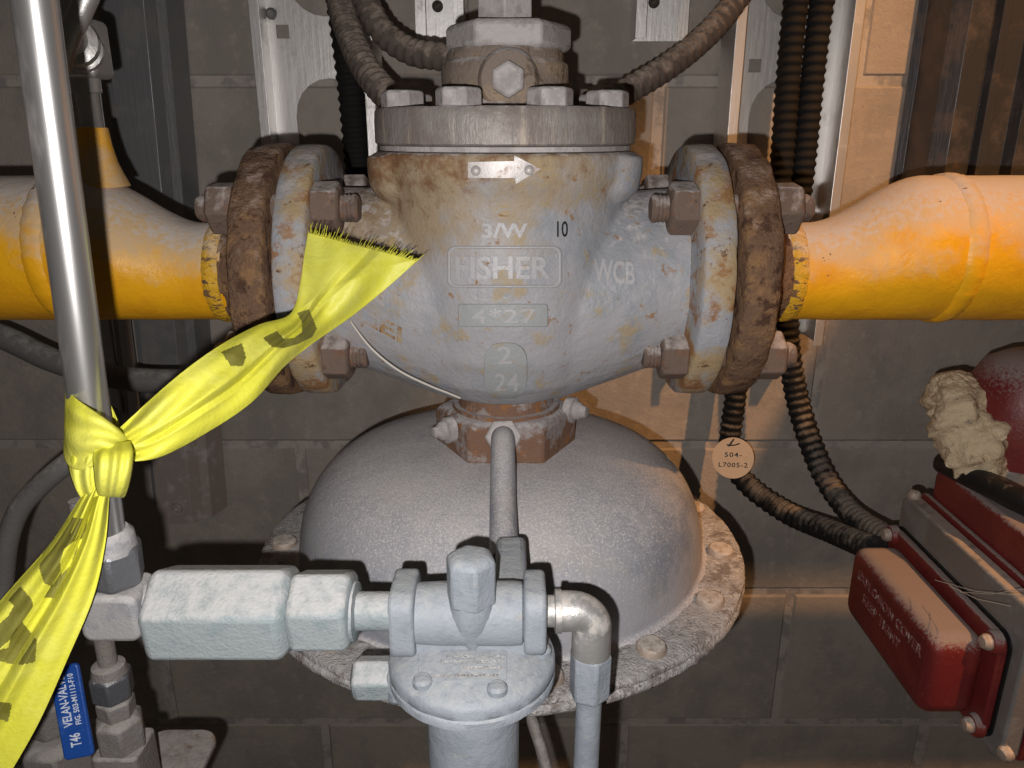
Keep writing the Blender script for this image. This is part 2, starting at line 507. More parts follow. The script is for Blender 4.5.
def drape(bvh, vpx, faces, h, mb=None, sink=0.001, lift=0.0):
    """lay a flat shape given in picture pixels on a surface as raised relief"""
    mb = mb or MB()
    vs, ns = [], []
    last = None
    for (x, y) in vpx:
        d = ray(x, y)
        hit = bvh.ray_cast(Vector((0, 0, 0)), d)
        if hit[0] is None:
            p = d * (last if last else 0.45)
        else:
            p = hit[0]
            last = p.length
        vs.append(p - d * lift)
        ns.append(-d)
    raised(mb, vs, ns, faces, h, sink)
    return mb

def text_px(s, x0, y0, x1, y1, slope=0.0, bold=0.0, spacing=1.0):
    """text fitted to a pixel box; slope shears the baseline (pixels of y per pixel of x)"""
    vs, fs = text_mesh(s, bold, spacing)
    return [(x0 + a * (x1 - x0), y1 - b * (y1 - y0) + slope * a * (x1 - x0)) for a, b in vs], fs

def on_plane(origin, u, v, verts2, faces, h, mb=None):
    mb = mb or MB()
    o, u, v = Vector(origin), Vector(u), Vector(v)
    w = u.cross(v).normalized()
    raised(mb, [o + u * a + v * b for a, b in verts2], [w] * len(verts2), faces, h, 0.0002)
    return mb

def rrect(x0, y0, x1, y1, r, n=5):
    pts = []
    for cx, cy, a in ((x1 - r, y1 - r, 0), (x0 + r, y1 - r, 90), (x0 + r, y0 + r, 180), (x1 - r, y0 + r, 270)):
        for k in range(n + 1):
            t = math.radians(a + 90 * k / n)
            pts.append((cx + r * math.cos(t), cy + r * math.sin(t)))
    return pts

def ring_faces(outer, inner):
    n = len(outer)
    return outer + inner, [(i, (i + 1) % n, n + (i + 1) % n, n + i) for i in range(n)]

def densify(poly, step):
    out = []
    n = len(poly)
    for i in range(n):
        a, b = poly[i], poly[(i + 1) % n]
        k = max(1, int(math.hypot(b[0] - a[0], b[1] - a[1]) / step))
        for j in range(k):
            out.append((a[0] + (b[0] - a[0]) * j / k, a[1] + (b[1] - a[1]) * j / k))
    return out

def plate_holes(outline, holes, origin, u, v, thick):
    """flat plate with holes: triangulated top, bottom and walls"""
    u, v = Vector(u).normalized(), Vector(v).normalized()
    w = u.cross(v)
    o = Vector(origin)
    loops = [outline] + list(holes)
    flat = [p for l in loops for p in l]
    tris = tessellate_polygon([[Vector((a, b, 0)) for a, b in l] for l in loops])
    n = len(flat)
    vs = [o + u * a + v * b for a, b in flat] + [o + u * a + v * b + w * thick for a, b in flat]
    fs = [tuple(t) for t in tris] + [tuple(i + n for i in reversed(t)) for t in tris]
    k = 0
    for l in loops:
        m = len(l)
        for i in range(m):
            a, b = k + i, k + (i + 1) % m
            fs.append((a, b, b + n, a + n))
        k += m
    return MB().add(vs, fs)

# ================================================================== the setting
def structure(o):
    o['kind'] = 'structure'
    return o
WY = WALL_Y
wall = structure(MB().box((0, WY + 0.1120, 0.1), (3.2, 0.22, 3.0)).build('wall_back', 'mortar', smooth=0))
def block_mesh():
    w, h, c = 0.392 / 2, 0.192 / 2, 0.0035
    m = MB()
    vs = [(-w + c, 0, -h + c), (w - c, 0, -h + c), (w - c, 0, h - c), (-w + c, 0, h - c),
          (-w, c, -h), (w, c, -h), (w, c, h), (-w, c, h), (-w, 0.05, -h), (w, 0.05, -h), (w, 0.05, h), (-w, 0.05, h)]
    fs = [(0, 1, 2, 3)] + [(i, 4 + i, 4 + (i + 1) % 4, (i + 1) % 4) for i in range(4)] + [(4 + i, 8 + i, 8 + (i + 1) % 4, 4 + (i + 1) % 4) for i in range(4)] + [(11, 10, 9, 8)]
    return m.add(vs, fs)
blk = None
for k in range(-3, 5):
    zc = -0.348 + 0.199 * k + 0.0995
    x0 = 0.35 if k % 2 == 0 else 0.15
    for j in range(-4, 3):
        c = (x0 + 0.2 + 0.4 * j, WY + random.uniform(-0.0008, 0.0008), zc)
        if blk is None:
            blk = block_mesh().build('concrete_block', 'concrete', wall, smooth=0, origin=(0, 0, 0))
            place(blk, c, wall)
        else:
            copy_part(blk, c, wall)
structure(MB().box((0, 0.2, -1.43), (3.2, 2.4, 0.06)).build('floor', 'floor_concrete', smooth=0))

# ================================================================== regulator valve
XB, YB, ZA = -0.004, 0.485, -0.083             # centre of the body, height of the pipe axis
XM = {1: 0.1215, -1: -0.1295}                  # flange faces
valve = thing('regulator_valve', (XB, YB, -0.17), 'big grey cast globe valve body with rust stains between two flanges', 'valve')
body = MB()
body.lathe([(0.0001, -0.1635), (0.026, -0.1630), (0.045, -0.156), (0.060, -0.143), (0.070, -0.124), (0.0745, -0.10), (0.0745, -0.075), (0.0725, -0.05),
            (0.0735, -0.034), (0.0775, -0.022), (0.0775, -0.010), (0.0001, -0.010)], (XB, YB, 0), segs=72)
for s, z1, r1, xx in ((1, -0.101, 0.0640, 0.028), (-1, -0.099, 0.0665, -0.034)):
    xs = XM[s]
    prof = []
    pts = []
    for i in range(9):
        t = i / 8
        e = t
        pts.append((Vector((xs - s * 0.012 + (xx - xs + s * 0.012) * t, YB, ZA + (z1 - ZA) * e)), 0.052 + (r1 - 0.052) * e))
    vs, fs = [], []
    for p, r in pts:
        for k in range(40):
            a = 2 * math.pi * k / 40
            vs.append(p + Vector((0, math.cos(a) * r, math.sin(a) * r)))
    for i in range(8):
        for k in range(40):
            fs.append((i * 40 + k, i * 40 + (k + 1) % 40, (i + 1) * 40 + (k + 1) % 40, (i + 1) * 40 + k))
    fs.append(tuple(reversed(range(40))))
    fs.append(tuple(320 + k for k in range(40)))
    body.add(vs, fs)
for s in (-1, 1):                               # bolt bosses under the bonnet
    for q in (-1, 1):
        body.lathe([(0.0001, -0.038), (0.013, -0.037), (0.0195, -0.031), (0.021, -0.022), (0.021, -0.012), (0.0001, -0.012)], (XB + s * 0.0575, YB + q * 0.027, 0), segs=28)
vb = body.build('valve_body', 'cast_grey', valve, smooth=180)
m = vb.modifiers.new('remesh', 'REMESH')
m.mode = 'VOXEL'
m.voxel_size = 0.0016
m.use_smooth_shade = True
m = vb.modifiers.new('smooth', 'SMOOTH')
m.factor = 0.5
m.iterations = 9
BV = world_bvh(vb)

def flange_ring(s, name, material, parent, seed):
    """s: direction away from the face; lathe with a rough rim"""
    return None
for s in (1, -1):
    mb = MB().lathe([(0.046, 0.0), (0.046, 0.0014), (0.0752, 0.0014), (0.0765, 0.003), (0.0768, 0.008), (0.0766, 0.013), (0.0762, 0.0175), (0.0745, 0.019), (0.062, 0.0192), (0.053, 0.021), (0.050, 0.027)],
                    (XM[s], YB, ZA), (-s, 0, 0), 120)
    mb.rough(0.0006, 70, s * 3.0)
    mb.build('valve_flange', 'cast_rusty', valve, smooth=50)['label'] = 'grey painted valve flange with rust patches'

# bonnet
mb = MB().lathe([(0.070, -0.0100), (0.0745, -0.0095), (0.0745, -0.0070), (0.070, -0.0065)], (XB, YB, 0), segs=90)
mb.build('bonnet_gasket', 'dusty_steel', valve)
mb = MB().lathe([(0.0755, -0.0065), (0.0768, -0.0055), (0.0770, 0.0), (0.0770, 0.006), (0.0766, 0.0115), (0.0755, 0.0130), (0.03, 0.0132)], (XB, YB, 0), segs=120)
mb.rough(0.00035, 110)
mb.build('bonnet_flange', 'steel_worn', valve, smooth=45)['label'] = 'thick worn steel bonnet flange'
bolt = None
for k in range(8):
    a = math.radians(22.5 + 45 * k)
    c = Vector((XB + 0.0622 * math.sin(a), YB - 0.0622 * math.cos(a), 0.013))
    mb = MB().hexa(c, (0, 0, 1), 0.0215, 0.0095, ref=(math.sin(a + 0.3 * k), math.cos(a + 0.3 * k), 0), chamfer=0.0012)
    mb.build('bonnet_bolt', 'dusty_steel', valve, bevel=0.0008)
mb = MB().lathe([(0.041, 0.0128), (0.040, 0.016), (0.0375, 0.018), (0.0372, 0.024), (0.0372, 0.033), (0.0368, 0.0370), (0.034, 0.0390), (0.033, 0.040)], (XB, YB, 0), segs=72)
mb.rough(0.0006, 120)
bon = mb.build('bonnet', 'bonnet_rust', valve, smooth=50)
mb = MB().lathe([(0.017, 0.0), (0.0165, 0.006), (0.0145, 0.0085), (0.004, 0.009)], (0.0 - 0.002, YB - 0.031, 0.0272), (0, -1, 0), 40)
mb.build('plug_boss', 'bonnet_rust', valve, smooth=40)
mb = MB().hexa((-0.002, YB - 0.040, 0.0270), (0, -1, 0), 0.0165, 0.008, ref=(0, 0, 1), chamfer=0.0012)
mb.build('hex_plug', 'dusty_steel', valve, bevel=0.0006)
mb = MB().lathe([(0.0330, 0.039), (0.0338, 0.0400), (0.0338, 0.0430), (0.0325, 0.045)], (XB, YB, 0), segs=72)
mb.build('packing_ring', 'bonnet_rust', valve)
mb = MB().hexa((XB + 0.002, YB, 0.0440), (0, 0, 1), 0.0630, 0.0150, ref=(1, 0, 0), chamfer=0.0022, both=True)
mb.build('packing_nut', 'dusty_steel', valve, bevel=0.0014)
mb = MB().hexa((XB, YB, 0.0588), (0, 0, 1), 0.0300, 0.08, ref=(0, 1, 0), chamfer=0.0)
mb.build('stem_nut', 'dusty_steel', valve, bevel=0.0008)

# raised cast lettering and plates on the body
BV2 = BV
outer = densify(rrect(447, 246, 562, 288, 8), 6)
cx, cy = 504.5, 267
inner = [(cx + (x - cx) * 0.945, cy + (y - cy) * 0.86) for x, y in outer]
vs, fs = ring_faces(outer, inner)
mb = drape(BV, vs, fs, 0.0022)
fr = mb.build('name_frame', 'cast_letter', valve, bevel=0.0006)
def grid_px(poly, step):
    """triangulated polygon with interior points, in pixels"""
    d = densify(poly, step)
    tris = tessellate_polygon([[Vector((a, b, 0)) for a, b in d]])
    return d, [tuple(t) for t in tris]
def relief_poly(name, poly, h, material, parent, step=5, bevel=0.0005, bvh=None):
    # grid-based so that it follows the surface
    xs = [a for a, b in poly]; ys = [b for a, b in poly]
    bm = bmesh.new()
    f = bm.faces.new([bm.verts.new((a, b, 0)) for a, b in densify(poly, step)])
    n = int((max(xs) - min(xs)) / step)
    for i in range(1, n):
        x = min(xs) + i * step
        bmesh.ops.bisect_plane(bm, geom=bm.verts[:] + bm.edges[:] + bm.faces[:], plane_co=(x, 0, 0), plane_no=(1, 0, 0), dist=1e-4)
    n = int((max(ys) - min(ys)) / step)
    for i in range(1, n):
        y = min(ys) + i * step
        bmesh.ops.bisect_plane(bm, geom=bm.verts[:] + bm.edges[:] + bm.faces[:], plane_co=(0, y, 0), plane_no=(0, 1, 0), dist=1e-4)
    bm.verts.index_update()
    vs = [(v.co.x, v.co.y) for v in bm.verts]
    fs = [tuple(v.index for v in f.verts) for f in bm.faces]
    bm.free()
    return drape(bvh or BV, vs, fs, h).build(name, material, parent, bevel=bevel, smooth=40)
def relief_text(name, s, box, h, material, parent, slope=0.0, bold=0.02, bvh=None, lift=0.0, spacing=1.0):
    vs, fs = text_px(s, *box, slope=slope, bold=bold, spacing=spacing)
    return drape(bvh or BV, vs, fs, h, lift=lift).build(name, material, parent, smooth=30)
o = relief_text('cast_lettering', 'FISHER', (456, 256, 551, 279), 0.0026, 'cast_letter', valve, bold=0.022)
o['label'] = 'raised cast letters FISHER'
pl = relief_poly('number_plate', rrect(458, 304, 548, 327, 3), 0.0024, 'cast_plate', valve)
relief_text('number', '4*27', (472, 308, 536, 323), 0.0014, 'cast_letter', pl, bold=0.015, lift=0.0024, spacing=1.15)
tabp = [(484, 344), (527, 344), (527, 380)] + [(505.5 + 21.5 * math.cos(math.radians(a)), 380 + 19 * math.sin(math.radians(a))) for a in range(15, 180, 15)] + [(484, 380)]
tabp = rrect(484, 343, 527, 399, 17)
tb = relief_poly('number_tab', tabp, 0.0045, 'cast_plate', valve, bevel=0.001)
relief_text('number', '2', (498, 346, 512, 364), 0.0012, 'cast_letter', tb, bold=0.015, lift=0.0045)
relief_text('number', '24', (495, 373, 519, 391), 0.0012, 'cast_letter', tb, bold=0.015, lift=0.0045, spacing=1.1)
relief_text('cast_lettering', 'WCB', (594, 258, 635, 281), 0.0018, 'cast_letter', valve, slope=0.10, bold=0.02)['label'] = 'rust stained raised letters'
relief_text('cast_lettering', '3/W', (482, 223, 528, 238), 0.0014, 'cast_letter', valve, bold=0.03)
relief_text('cast_lettering', 'C', (496, 208, 511, 217), 0.0010, 'cast_rusty', valve, bold=0.03)
relief_text('cast_lettering', 'EEI', (362, 306, 402, 322), 0.0012, 'cast_rusty', valve, slope=0.55, bold=0.03)
mk = relief_text('marker_number', '10', (557, 221, 568, 237), 0.0001, 'ink_black', valve, bold=0.012, lift=0.0004)
mk['label'] = 'handwritten black 10'
# flow arrow
arrow = relief_poly('flow_arrow', [(468, 162), (514, 161), (514, 155), (541, 169), (516, 184), (515, 178), (468, 178)], 0.0020, 'arrow_metal', valve, step=6, bevel=0.0002)
arrow['label'] = 'shiny metal flow arrow'
for (x, y) in ((476, 170.5), (529, 170)):
    d = ray(x, y)
    hit = BV.ray_cast(Vector((0, 0, 0)), d)[0]
    MB().lathe([(0.0026, 0.0), (0.0024, 0.0008), (0.0014, 0.0014), (0.0002, 0.0016)], hit - d * 0.0019, (0, -1, 0.1), 16).build('rivet', 'arrow_metal', arrow)

# ================================================================== yellow pipes with flanges and studs
def nut_part(c, axis, parent, flats=0.0262, h=0.0155, rot=0.0):
    a = Vector(axis)
    ref = Vector((0, math.cos(rot), math.sin(rot)))
    return MB().hexa(c, a, flats, h, ref=ref, chamfer=0.0018).rough(0.0004, 150).build('nut', 'rust_nut', parent, bevel=0.0009)
for s, lab in ((1, 'yellow gas pipe with eccentric reducer right of the valve'), (-1, 'yellow gas pipe with eccentric reducer left of the valve, behind steel tube')):
    xm = XM[s] + s * 0.0022
    pp = thing('yellow_pipe', (xm, YB, ZA), lab, 'pipe', 'yellow pipes bolted to the valve')
    mb = MB().lathe([(0.046, 0.0), (0.046, 0.0012), (0.0750, 0.0012), (0.0768, 0.0028), (0.0773, 0.008), (0.0770, 0.014), (0.0764, 0.0195), (0.0745, 0.0212), (0.060, 0.0214),
                     (0.041, 0.0216), (0.0375, 0.026), (0.0335, 0.034), (0.0305, 0.041), (0.0302, 0.044)], (xm, YB, ZA), (s, 0, 0), 120)
    mb.rough(0.0011, 80, s * 5.0)
    mb.build('pipe_flange', 'rust_flange', pp, smooth=50)['label'] = 'brown rusted pipe flange'
    MB().lathe([(0.0450, -0.0022), (0.055, -0.0020), (0.055, -0.0002), (0.0450, 0.0)], (xm, YB, ZA), (s, 0, 0), 60).build('gasket', 'gasket_dark', pp)
    # neck, reducer and pipe as one skin of circular sections
    secs = []
    x_w, x_r0, x_r1, x_w2 = 0.046, 0.060, 0.128, 0.140
    zb = ZA - 0.0302
    N1 = 64
    xs = [0.040, 0.0445] + [0.047 + 0.002 * i for i in range(60)] + [0.175, 0.22, 0.30, 0.45, 0.70, 1.0]
    for d in xs:
        t = smooth01(x_r0, x_r1, d)
        r = 0.0302 + (0.0443 - 0.0302) * t
        secs.append((d, r, zb + r))
    vs, fs = [], []
    for d, r, zc in secs:
        for k in range(N1):
            a = 2 * math.pi * k / N1
            vs.append(Vector((xm + s * d, YB + math.cos(a) * r, zc + math.sin(a) * r)))
    for i in range(len(secs) - 1):
        for k in range(N1):
            fs.append((i * N1 + k, i * N1 + (k + 1) % N1, (i + 1) * N1 + (k + 1) % N1, (i + 1) * N1 + k))
    fs.append(tuple(range(N1)))
    fs.append(tuple((len(secs) - 1) * N1 + k for k in range(N1)))
    MB().add(vs, fs).rough(0.00035, 60).build('pipe', 'pipe_yellow', pp, smooth=60)
    for d, w, hgt in ((0.0475, 0.006, 0.0014), (0.142, 0.007, 0.0016)):
        t = smooth01(x_r0, x_r1, d)
        r = 0.0302 + 0.0141 * t
        mb = MB().lathe([(r - 0.001, -w), (r + hgt * 0.7, -w * 0.6), (r + hgt, 0), (r + hgt * 0.7, w * 0.6), (r - 0.001, w)], (xm + s * d, YB, zb + r), (s, 0, 0), 160, cap=False)
        mb.rough(0.0006, 260, d)
        mb.build('weld_bead', 'weld_yellow' if d < 0.1 else 'pipe_yellow', pp, smooth=70)
    for q, (dy, dz) in enumerate(((-1, 1), (-1, -1), (1, 1), (1, -1))):
        yy, zz = YB + dy * 0.0427, ZA + dz * 0.0427
        x0 = XM[s] - s * 0.0195 - s * 0.0245
        x1 = xm + s * 0.0213 + s * 0.0225
        st = MB().lathe([(0.0065, 0.0), (0.0078, 0.0015)] + [(0.0078 - 0.0006 * (i % 2), 0.003 + 0.0011 * i) for i in range(6)] + [(0.0078, 0.012), (0.0078, abs(x1 - x0) - 0.003), (0.0062, abs(x1 - x0))],
                        (x0, yy, zz), (s, 0, 0), 20).rough(0.0003, 300).build('stud_bolt', 'rust_nut', pp)
        nut_part((XM[s] - s * 0.0190, yy, zz), (-s, 0, 0), st, rot=q * 0.25 + 0.3)
        nut_part((xm + s * 0.0213, yy, zz), (s, 0, 0), st, rot=q * 0.4 + 0.1)
    if s == -1:
        MB().lathe([(0.0165, 0.0), (0.0140, 0.006), (0.0110, 0.014), (0.0092, 0.024), (0.0085, 0.034), (0.006, 0.034)], (-0.2500, YB, -0.031), (0, 0, 1), 28).rough(0.0006, 150).build('branch_outlet', 'pipe_yellow', pp)

# ================================================================== diaphragm actuator below the valve
XA = -0.0075
act = thing('diaphragm_actuator', (XA, YB, -0.32), 'dusty grey dome shaped diaphragm actuator below the valve', 'actuator')
prof = catmull([(0.038, -0.1965), (0.055, -0.1970), (0.072, -0.1985), (0.091, -0.2025), (0.109, -0.2100), (0.1235, -0.2225), (0.1325, -0.2390), (0.1365, -0.2570), (0.1375, -0.2690)], 40)
prof += [(0.1388, -0.2705), (0.1410, -0.2712)]
MB().lathe([(0.01, -0.196)] + prof + [(0.1405, -0.276)], (XA, YB, 0), segs=128).rough(0.0005, 22).build('casing_dome', 'casing_grey', act, smooth=60)
rim = MB().lathe([(0.126, -0.2712), (0.140, -0.2712), (0.150, -0.2710), (0.1625, -0.2712), (0.1648, -0.2722), (0.1654, -0.2745), (0.1642, -0.2762), (0.1658, -0.2775), (0.1660, -0.2800), (0.1640, -0.2825), (0.126, -0.2825)],
                 (XA, YB, 0), segs=200)
rim.rough(0.0009, 140)
rim.build('casing_rim', 'casing_rim', act, smooth=50)['label'] = 'rough double rim of the casing'
MB().lathe([(0.128, -0.2825), (0.122, -0.295), (0.10, -0.312), (0.05, -0.322), (0.001, -0.324)], (XA, YB, 0), segs=96).build('lower_casing', 'casing_grey', act)
for k in range(15):
    a = math.radians(10 + 24 * k)
    c = Vector((XA + 0.1505 * math.sin(a), YB - 0.1505 * math.cos(a), -0.2715))
    MB().lathe([(0.0088, 0.0), (0.0086, 0.0032), (0.0074, 0.0045), (0.003, 0.0048)], c, (0, 0, 1), 14).rough(0.0005, 300).build('casing_bolt', 'screw_dusty', act)
neck = MB().hexa((XB, YB, -0.2010), (0, 0, 1), 0.0815, 0.0300, ref=(1, 0, 0), chamfer=0.0035, both=True).rough(0.0004, 120).build('hex_neck', 'hex_rusty', act, bevel=0.0018, smooth=45)
MB().lathe([(0.036, -0.172), (0.035, -0.1690), (0.0315, -0.1690), (0.0300, -0.160), (0.020, -0.158)], (XB, YB, 0), segs=60).rough(0.0005, 150).build('neck_collar', 'hex_rusty', act)
for (x, y, Y, d) in ((447, 430, 0.459, (-0.86, -0.5, 0)), (573, 410, 0.480, (0.86, -0.5, 0))):
    c = P(x, y, Y)
    MB().lathe([(0.0085, -0.004), (0.0085, 0.001), (0.0062, 0.002), (0.0058, 0.005), (0.0040, 0.007), (0.0036, 0.010), (0.001, 0.0105)], c, d, 16).rough(0.0006, 260).build('vent_plug', 'dusty_steel', neck)

# pilot supply tube from the neck down to the pilot
st = thing('pilot_tube', P(506, 560, 0.335), 'short grey painted tube from rusty hex neck down to the pilot', 'pipe')
pts = catmull([tuple(P(503, 436, 0.449)), tuple(P(503, 441, 0.436)), tuple(P(503, 458, 0.420)), tuple(P(503, 500, 0.385)), tuple(P(504, 562, 0.333))], 30)
MB().sweep(pts, 0.0073, 20).build('tube', 'casing_grey', st)
MB().hexa(P(503, 437, 0.448), P(503, 437, 0.438) - P(503, 437, 0.448), 0.0200, 0.006, chamfer=0.001).rough(0.0006, 200).build('fitting_nut', 'dusty_steel', st, bevel=0.001)

# ================================================================== pilot regulator in front
YP = 0.275
pil = thing('pilot_regulator', (-0.0168, YP, -0.33), 'light grey pilot regulator in front of the dome with hex cap on top', 'regulator')
def zy(py, Y=YP):
    return P(512, py, Y).z
zb = zy(613)
MB().lathe([(0.0105, -0.0410), (0.0125, -0.0395), (0.0130, -0.030), (0.0132, 0.0), (0.0128, 0.004), (0.010, 0.006)], (0.0, YP, zb), (1, 0, 0), 36).build('pilot_body', 'pilot_grey', pil)
MB().prism(rrect(-0.0150, -0.0140, 0.0150, 0.0152, 0.0075), (-0.0492, YP, zb), (0, 1, 0), (0, 0, 1), 0.0103).build('end_boss', 'pilot_grey', pil, bevel=0.0018, bseg=3)
MB().prism(rrect(-0.0145, -0.0135, 0.0145, 0.0150, 0.0075), (0.0048, YP, zb), (0, 1, 0), (0, 0, 1), 0.0090).build('end_boss', 'pilot_grey', pil, bevel=0.0018, bseg=3)
hx = P(471, 560, YP - 0.004)
MB().hexa((hx.x, YP - 0.006, zb + 0.010), (0, 0, 1), 0.0182, 0.0215, ref=(0.25, -1, 0), chamfer=0.0022).build('hex_cap', 'pilot_grey', pil, bevel=0.0012)
MB().lathe([(0.003, -0.012), (0.0085, 0.0), (0.0092, 0.006), (0.0090, 0.0115)], (hx.x, YP - 0.006, zb), (0, 0, 1), 28).build('cap_seat', 'pilot_grey', pil)
blk2 = P(511, 556, 0.318)
MB().box((blk2.x, 0.312, blk2.z - 0.013), (0.0145, 0.052, 0.026)).build('inlet_block', 'pilot_grey', pil, bevel=0.003, bseg=3)
zd = zy(652)
MB().box((-0.0168, YP + 0.004, (zb + zd) / 2 + 0.002), (0.050, 0.026, 0.022)).build('pilot_web', 'pilot_grey', pil, bevel=0.003, bseg=3)
dc = MB().lathe([(0.004, 0.0078), (0.016, 0.0074), (0.026, 0.0050), (0.0315, 0.0020), (0.0342, 0.0008), (0.0350, -0.001), (0.0350, -0.0048), (0.0342, -0.0056), (0.0350, -0.0064), (0.0350, -0.0095), (0.0335, -0.0108), (0.022, -0.0118)],
           (-0.0168, YP, zd), (0, 0, 1), 72).rough(0.0003, 160).build('diaphragm_case', 'pilot_grey', pil, smooth=45)
for a in range(-158, 200, 60):
    t = math.radians(a)
    c = Vector((-0.0168 + 0.0295 * math.sin(t), YP - 0.0295 * math.cos(t), zd + 0.0025))
    MB().lathe([(0.0040, 0.0), (0.0040, 0.0022), (0.0030, 0.0034), (0.0005, 0.0037)], c, (0, 0, 1), 14).build('case_screw', 'pilot_grey', pil)
DB = world_bvh(dc)
npl = relief_poly('name_plate', rrect(418, 650, 507, 681, 3), 0.0006, 'pilot_grey', pil, step=6, bevel=0.0002, bvh=DB)
mb = MB()
for row, (x0, x1) in ((655, (446, 505)), (660, (440, 505)), (666, (462, 500)), (674, (424, 500))):
    x = x0
    while x < x1 - 2:
        w = random.uniform(2, 5)
        drape(DB, [(x, row), (x + w, row), (x + w, row + 2.4), (x, row + 2.4)], [(0, 1, 2, 3)], 0.0003, mb, sink=0.0, lift=0.0008)
        x += w + 1.3
mb.build('worn_lettering', 'casing_rim', npl, smooth=0)['label'] = 'worn illegible raised text rows'
MB().lathe([(0.0195, -0.0118), (0.0200, -0.014), (0.0198, -0.060), (0.0190, -0.115), (0.012, -0.118)], (-0.0168, YP, zd), (0, 0, 1), 48).build('spring_case', 'pilot_grey', pil)
vp = P(384, 678, YP)
MB().hexa((vp.x + 0.004, YP, vp.z), (-1, 0, 0), 0.0165, 0.0175, ref=(0, -1, 0.4), chamfer=0.002).rough(0.0006, 260).build('vent_plug', 'coupling_grey', pil, bevel=0.0012)
MB().box((vp.x + 0.007, YP, vp.z), (0.010, 0.018, 0.016)).build('vent_boss', 'pilot_grey', pil, bevel=0.003)

# hexagonal in-line filter to the left of the pilot
zc = zy(611, 0.268)
cp = thing('inline_filter', (-0.10, 0.268, zc - 0.02), 'long dusty hexagonal coupling between tube elbow and pilot regulator', 'coupling')
rf = (0, -math.cos(math.radians(25)), math.sin(math.radians(25)))
MB().hexa((-0.1440, 0.268, zc), (1, 0, 0), 0.0345, 0.0570, ref=rf, chamfer=0.003, both=True).build('filter_barrel', 'coupling_grey', cp, bevel=0.0018, bseg=3)
MB().hexa((-0.0880, 0.268, zc + 0.0008), (1, 0, 0), 0.0295, 0.0245, ref=rf, chamfer=0.0018, both=True).rough(0.0003, 200).build('end_hex', 'coupling_grey', cp, bevel=0.0014)
MB().lathe([(0.0120, -0.065), (0.0120, -0.0625), (0.0078, -0.062), (0.0078, -0.047)], (0, 0.268, zc), (1, 0, 0), 28).rough(0.0003, 300).build('nipple', 'coupling_grey', cp)

# stainless tube and its elbow at the left
def tube_x(z):
    return -0.1459 - (0.0 - z) * 0.0424
YT = 0.258
tag(MB().sweep([(tube_x(0.35) , YT, 0.35), (tube_x(0.1), YT, 0.1), (tube_x(-0.05), YT, -0.05), (tube_x(-0.15), YT, -0.15)], 0.00665, 36).build('steel_tube', 'stainless'),
    'shiny stainless steel tube with the yellow tape tied round it', 'tube')
el = thing('tube_elbow', (tube_x(-0.17), 0.262, -0.19), 'dusty steel tube elbow at the lower end of the stainless tube', 'fitting')
ze = zy(607, 0.262)
xe = P(120, 607, 0.262).x
MB().hexa((tube_x(-0.15), 0.2595, zy(584, 0.2595)), (0.04, 0, 1), 0.0190, zy(541, 0.2595) - zy(584, 0.2595), ref=(0.3, -1, 0), chamfer=0.002, both=True).build('nut', 'fitting_steel', el, bevel=0.0012)
MB().lathe([(0.0097, -0.003), (0.0092, 0.0015), (0.0088, 0.0040), (0.0070, 0.0058)], (tube_x(-0.14), 0.2588, zy(541, 0.2595)), (0.04, 0, 1), 24).build('ferrule', 'fitting_dusty', el)
MB().prism(rrect(-0.0112, -0.0095, 0.0115, 0.0105, 0.0042), (xe, 0.272, ze), (1, 0, 0), (0, 0, 1), 0.020).build('elbow_body', 'fitting_dusty', el, bevel=0.0022, bseg=3)
MB().lathe([(0.0088, 0.008), (0.0092, 0.0105), (0.0080, 0.0125), (0.0080, 0.0145), (0.0098, 0.0150), (0.0098, 0.0185)], (xe, 0.264, ze), (1, 0, 0), 28).build('collar', 'fitting_dusty', el)

# elbow and tube at the right of the pilot
er = thing('outlet_elbow', (0.032, YP, -0.25), 'small shiny grey elbow at the right side of the pilot regulator', 'fitting')
c0 = Vector((P(590, 612, YP).x, YP, zy(611)))
MB().lathe([(0.0065, -0.0200), (0.0065, -0.0150), (0.0090, -0.0145), (0.0090, -0.0120), (0.0068, -0.0115), (0.0068, -0.008)], c0, (1, 0, 0), 24).build('nipple', 'stainless_cast', er)
pts = [c0 + Vector((-0.0125, 0, 0)), c0 + Vector((-0.006, 0, 0))] + [c0 + Vector((-0.006 + 0.007 * math.sin(t), 0, -0.007 + 0.007 * math.cos(t))) for t in [math.radians(12 * i) for i in range(1, 8)]] + [c0 + Vector((0.001, 0, -0.020))]
MB().sweep(pts, lambda s, t: 0.0084 - 0.0006 * math.sin(3.1 * t), 24).build('elbow_body', 'stainless_cast', er)
MB().hexa((c0.x + 0.001, YP, zy(697)), (0, 0, 1), 0.0158, zy(648) - zy(697), ref=(0.2, -1, 0), chamfer=0.0018, both=True).build('nut', 'pilot_grey', er, bevel=0.001)
tag(MB().sweep([(c0.x + 0.001, YP, zy(690)), (c0.x + 0.0006, YP, -0.28), (c0.x, YP, -0.36), (c0.x - 0.002, YP + 0.01, -0.45)], 0.0056, 20).build('outlet_tube', 'pilot_grey'),
    'grey tube running down from the small elbow to the bottom edge', 'tube')
tag(MB().sweep([P(520, 690, 0.37), P(530, 715, 0.365), P(540, 745, 0.355), P(552, 790, 0.34)], 0.0034, 14).build('drain_tube', 'fitting_brown'),
    'thin speckled tube below the dome beside the pilot spring case', 'tube')

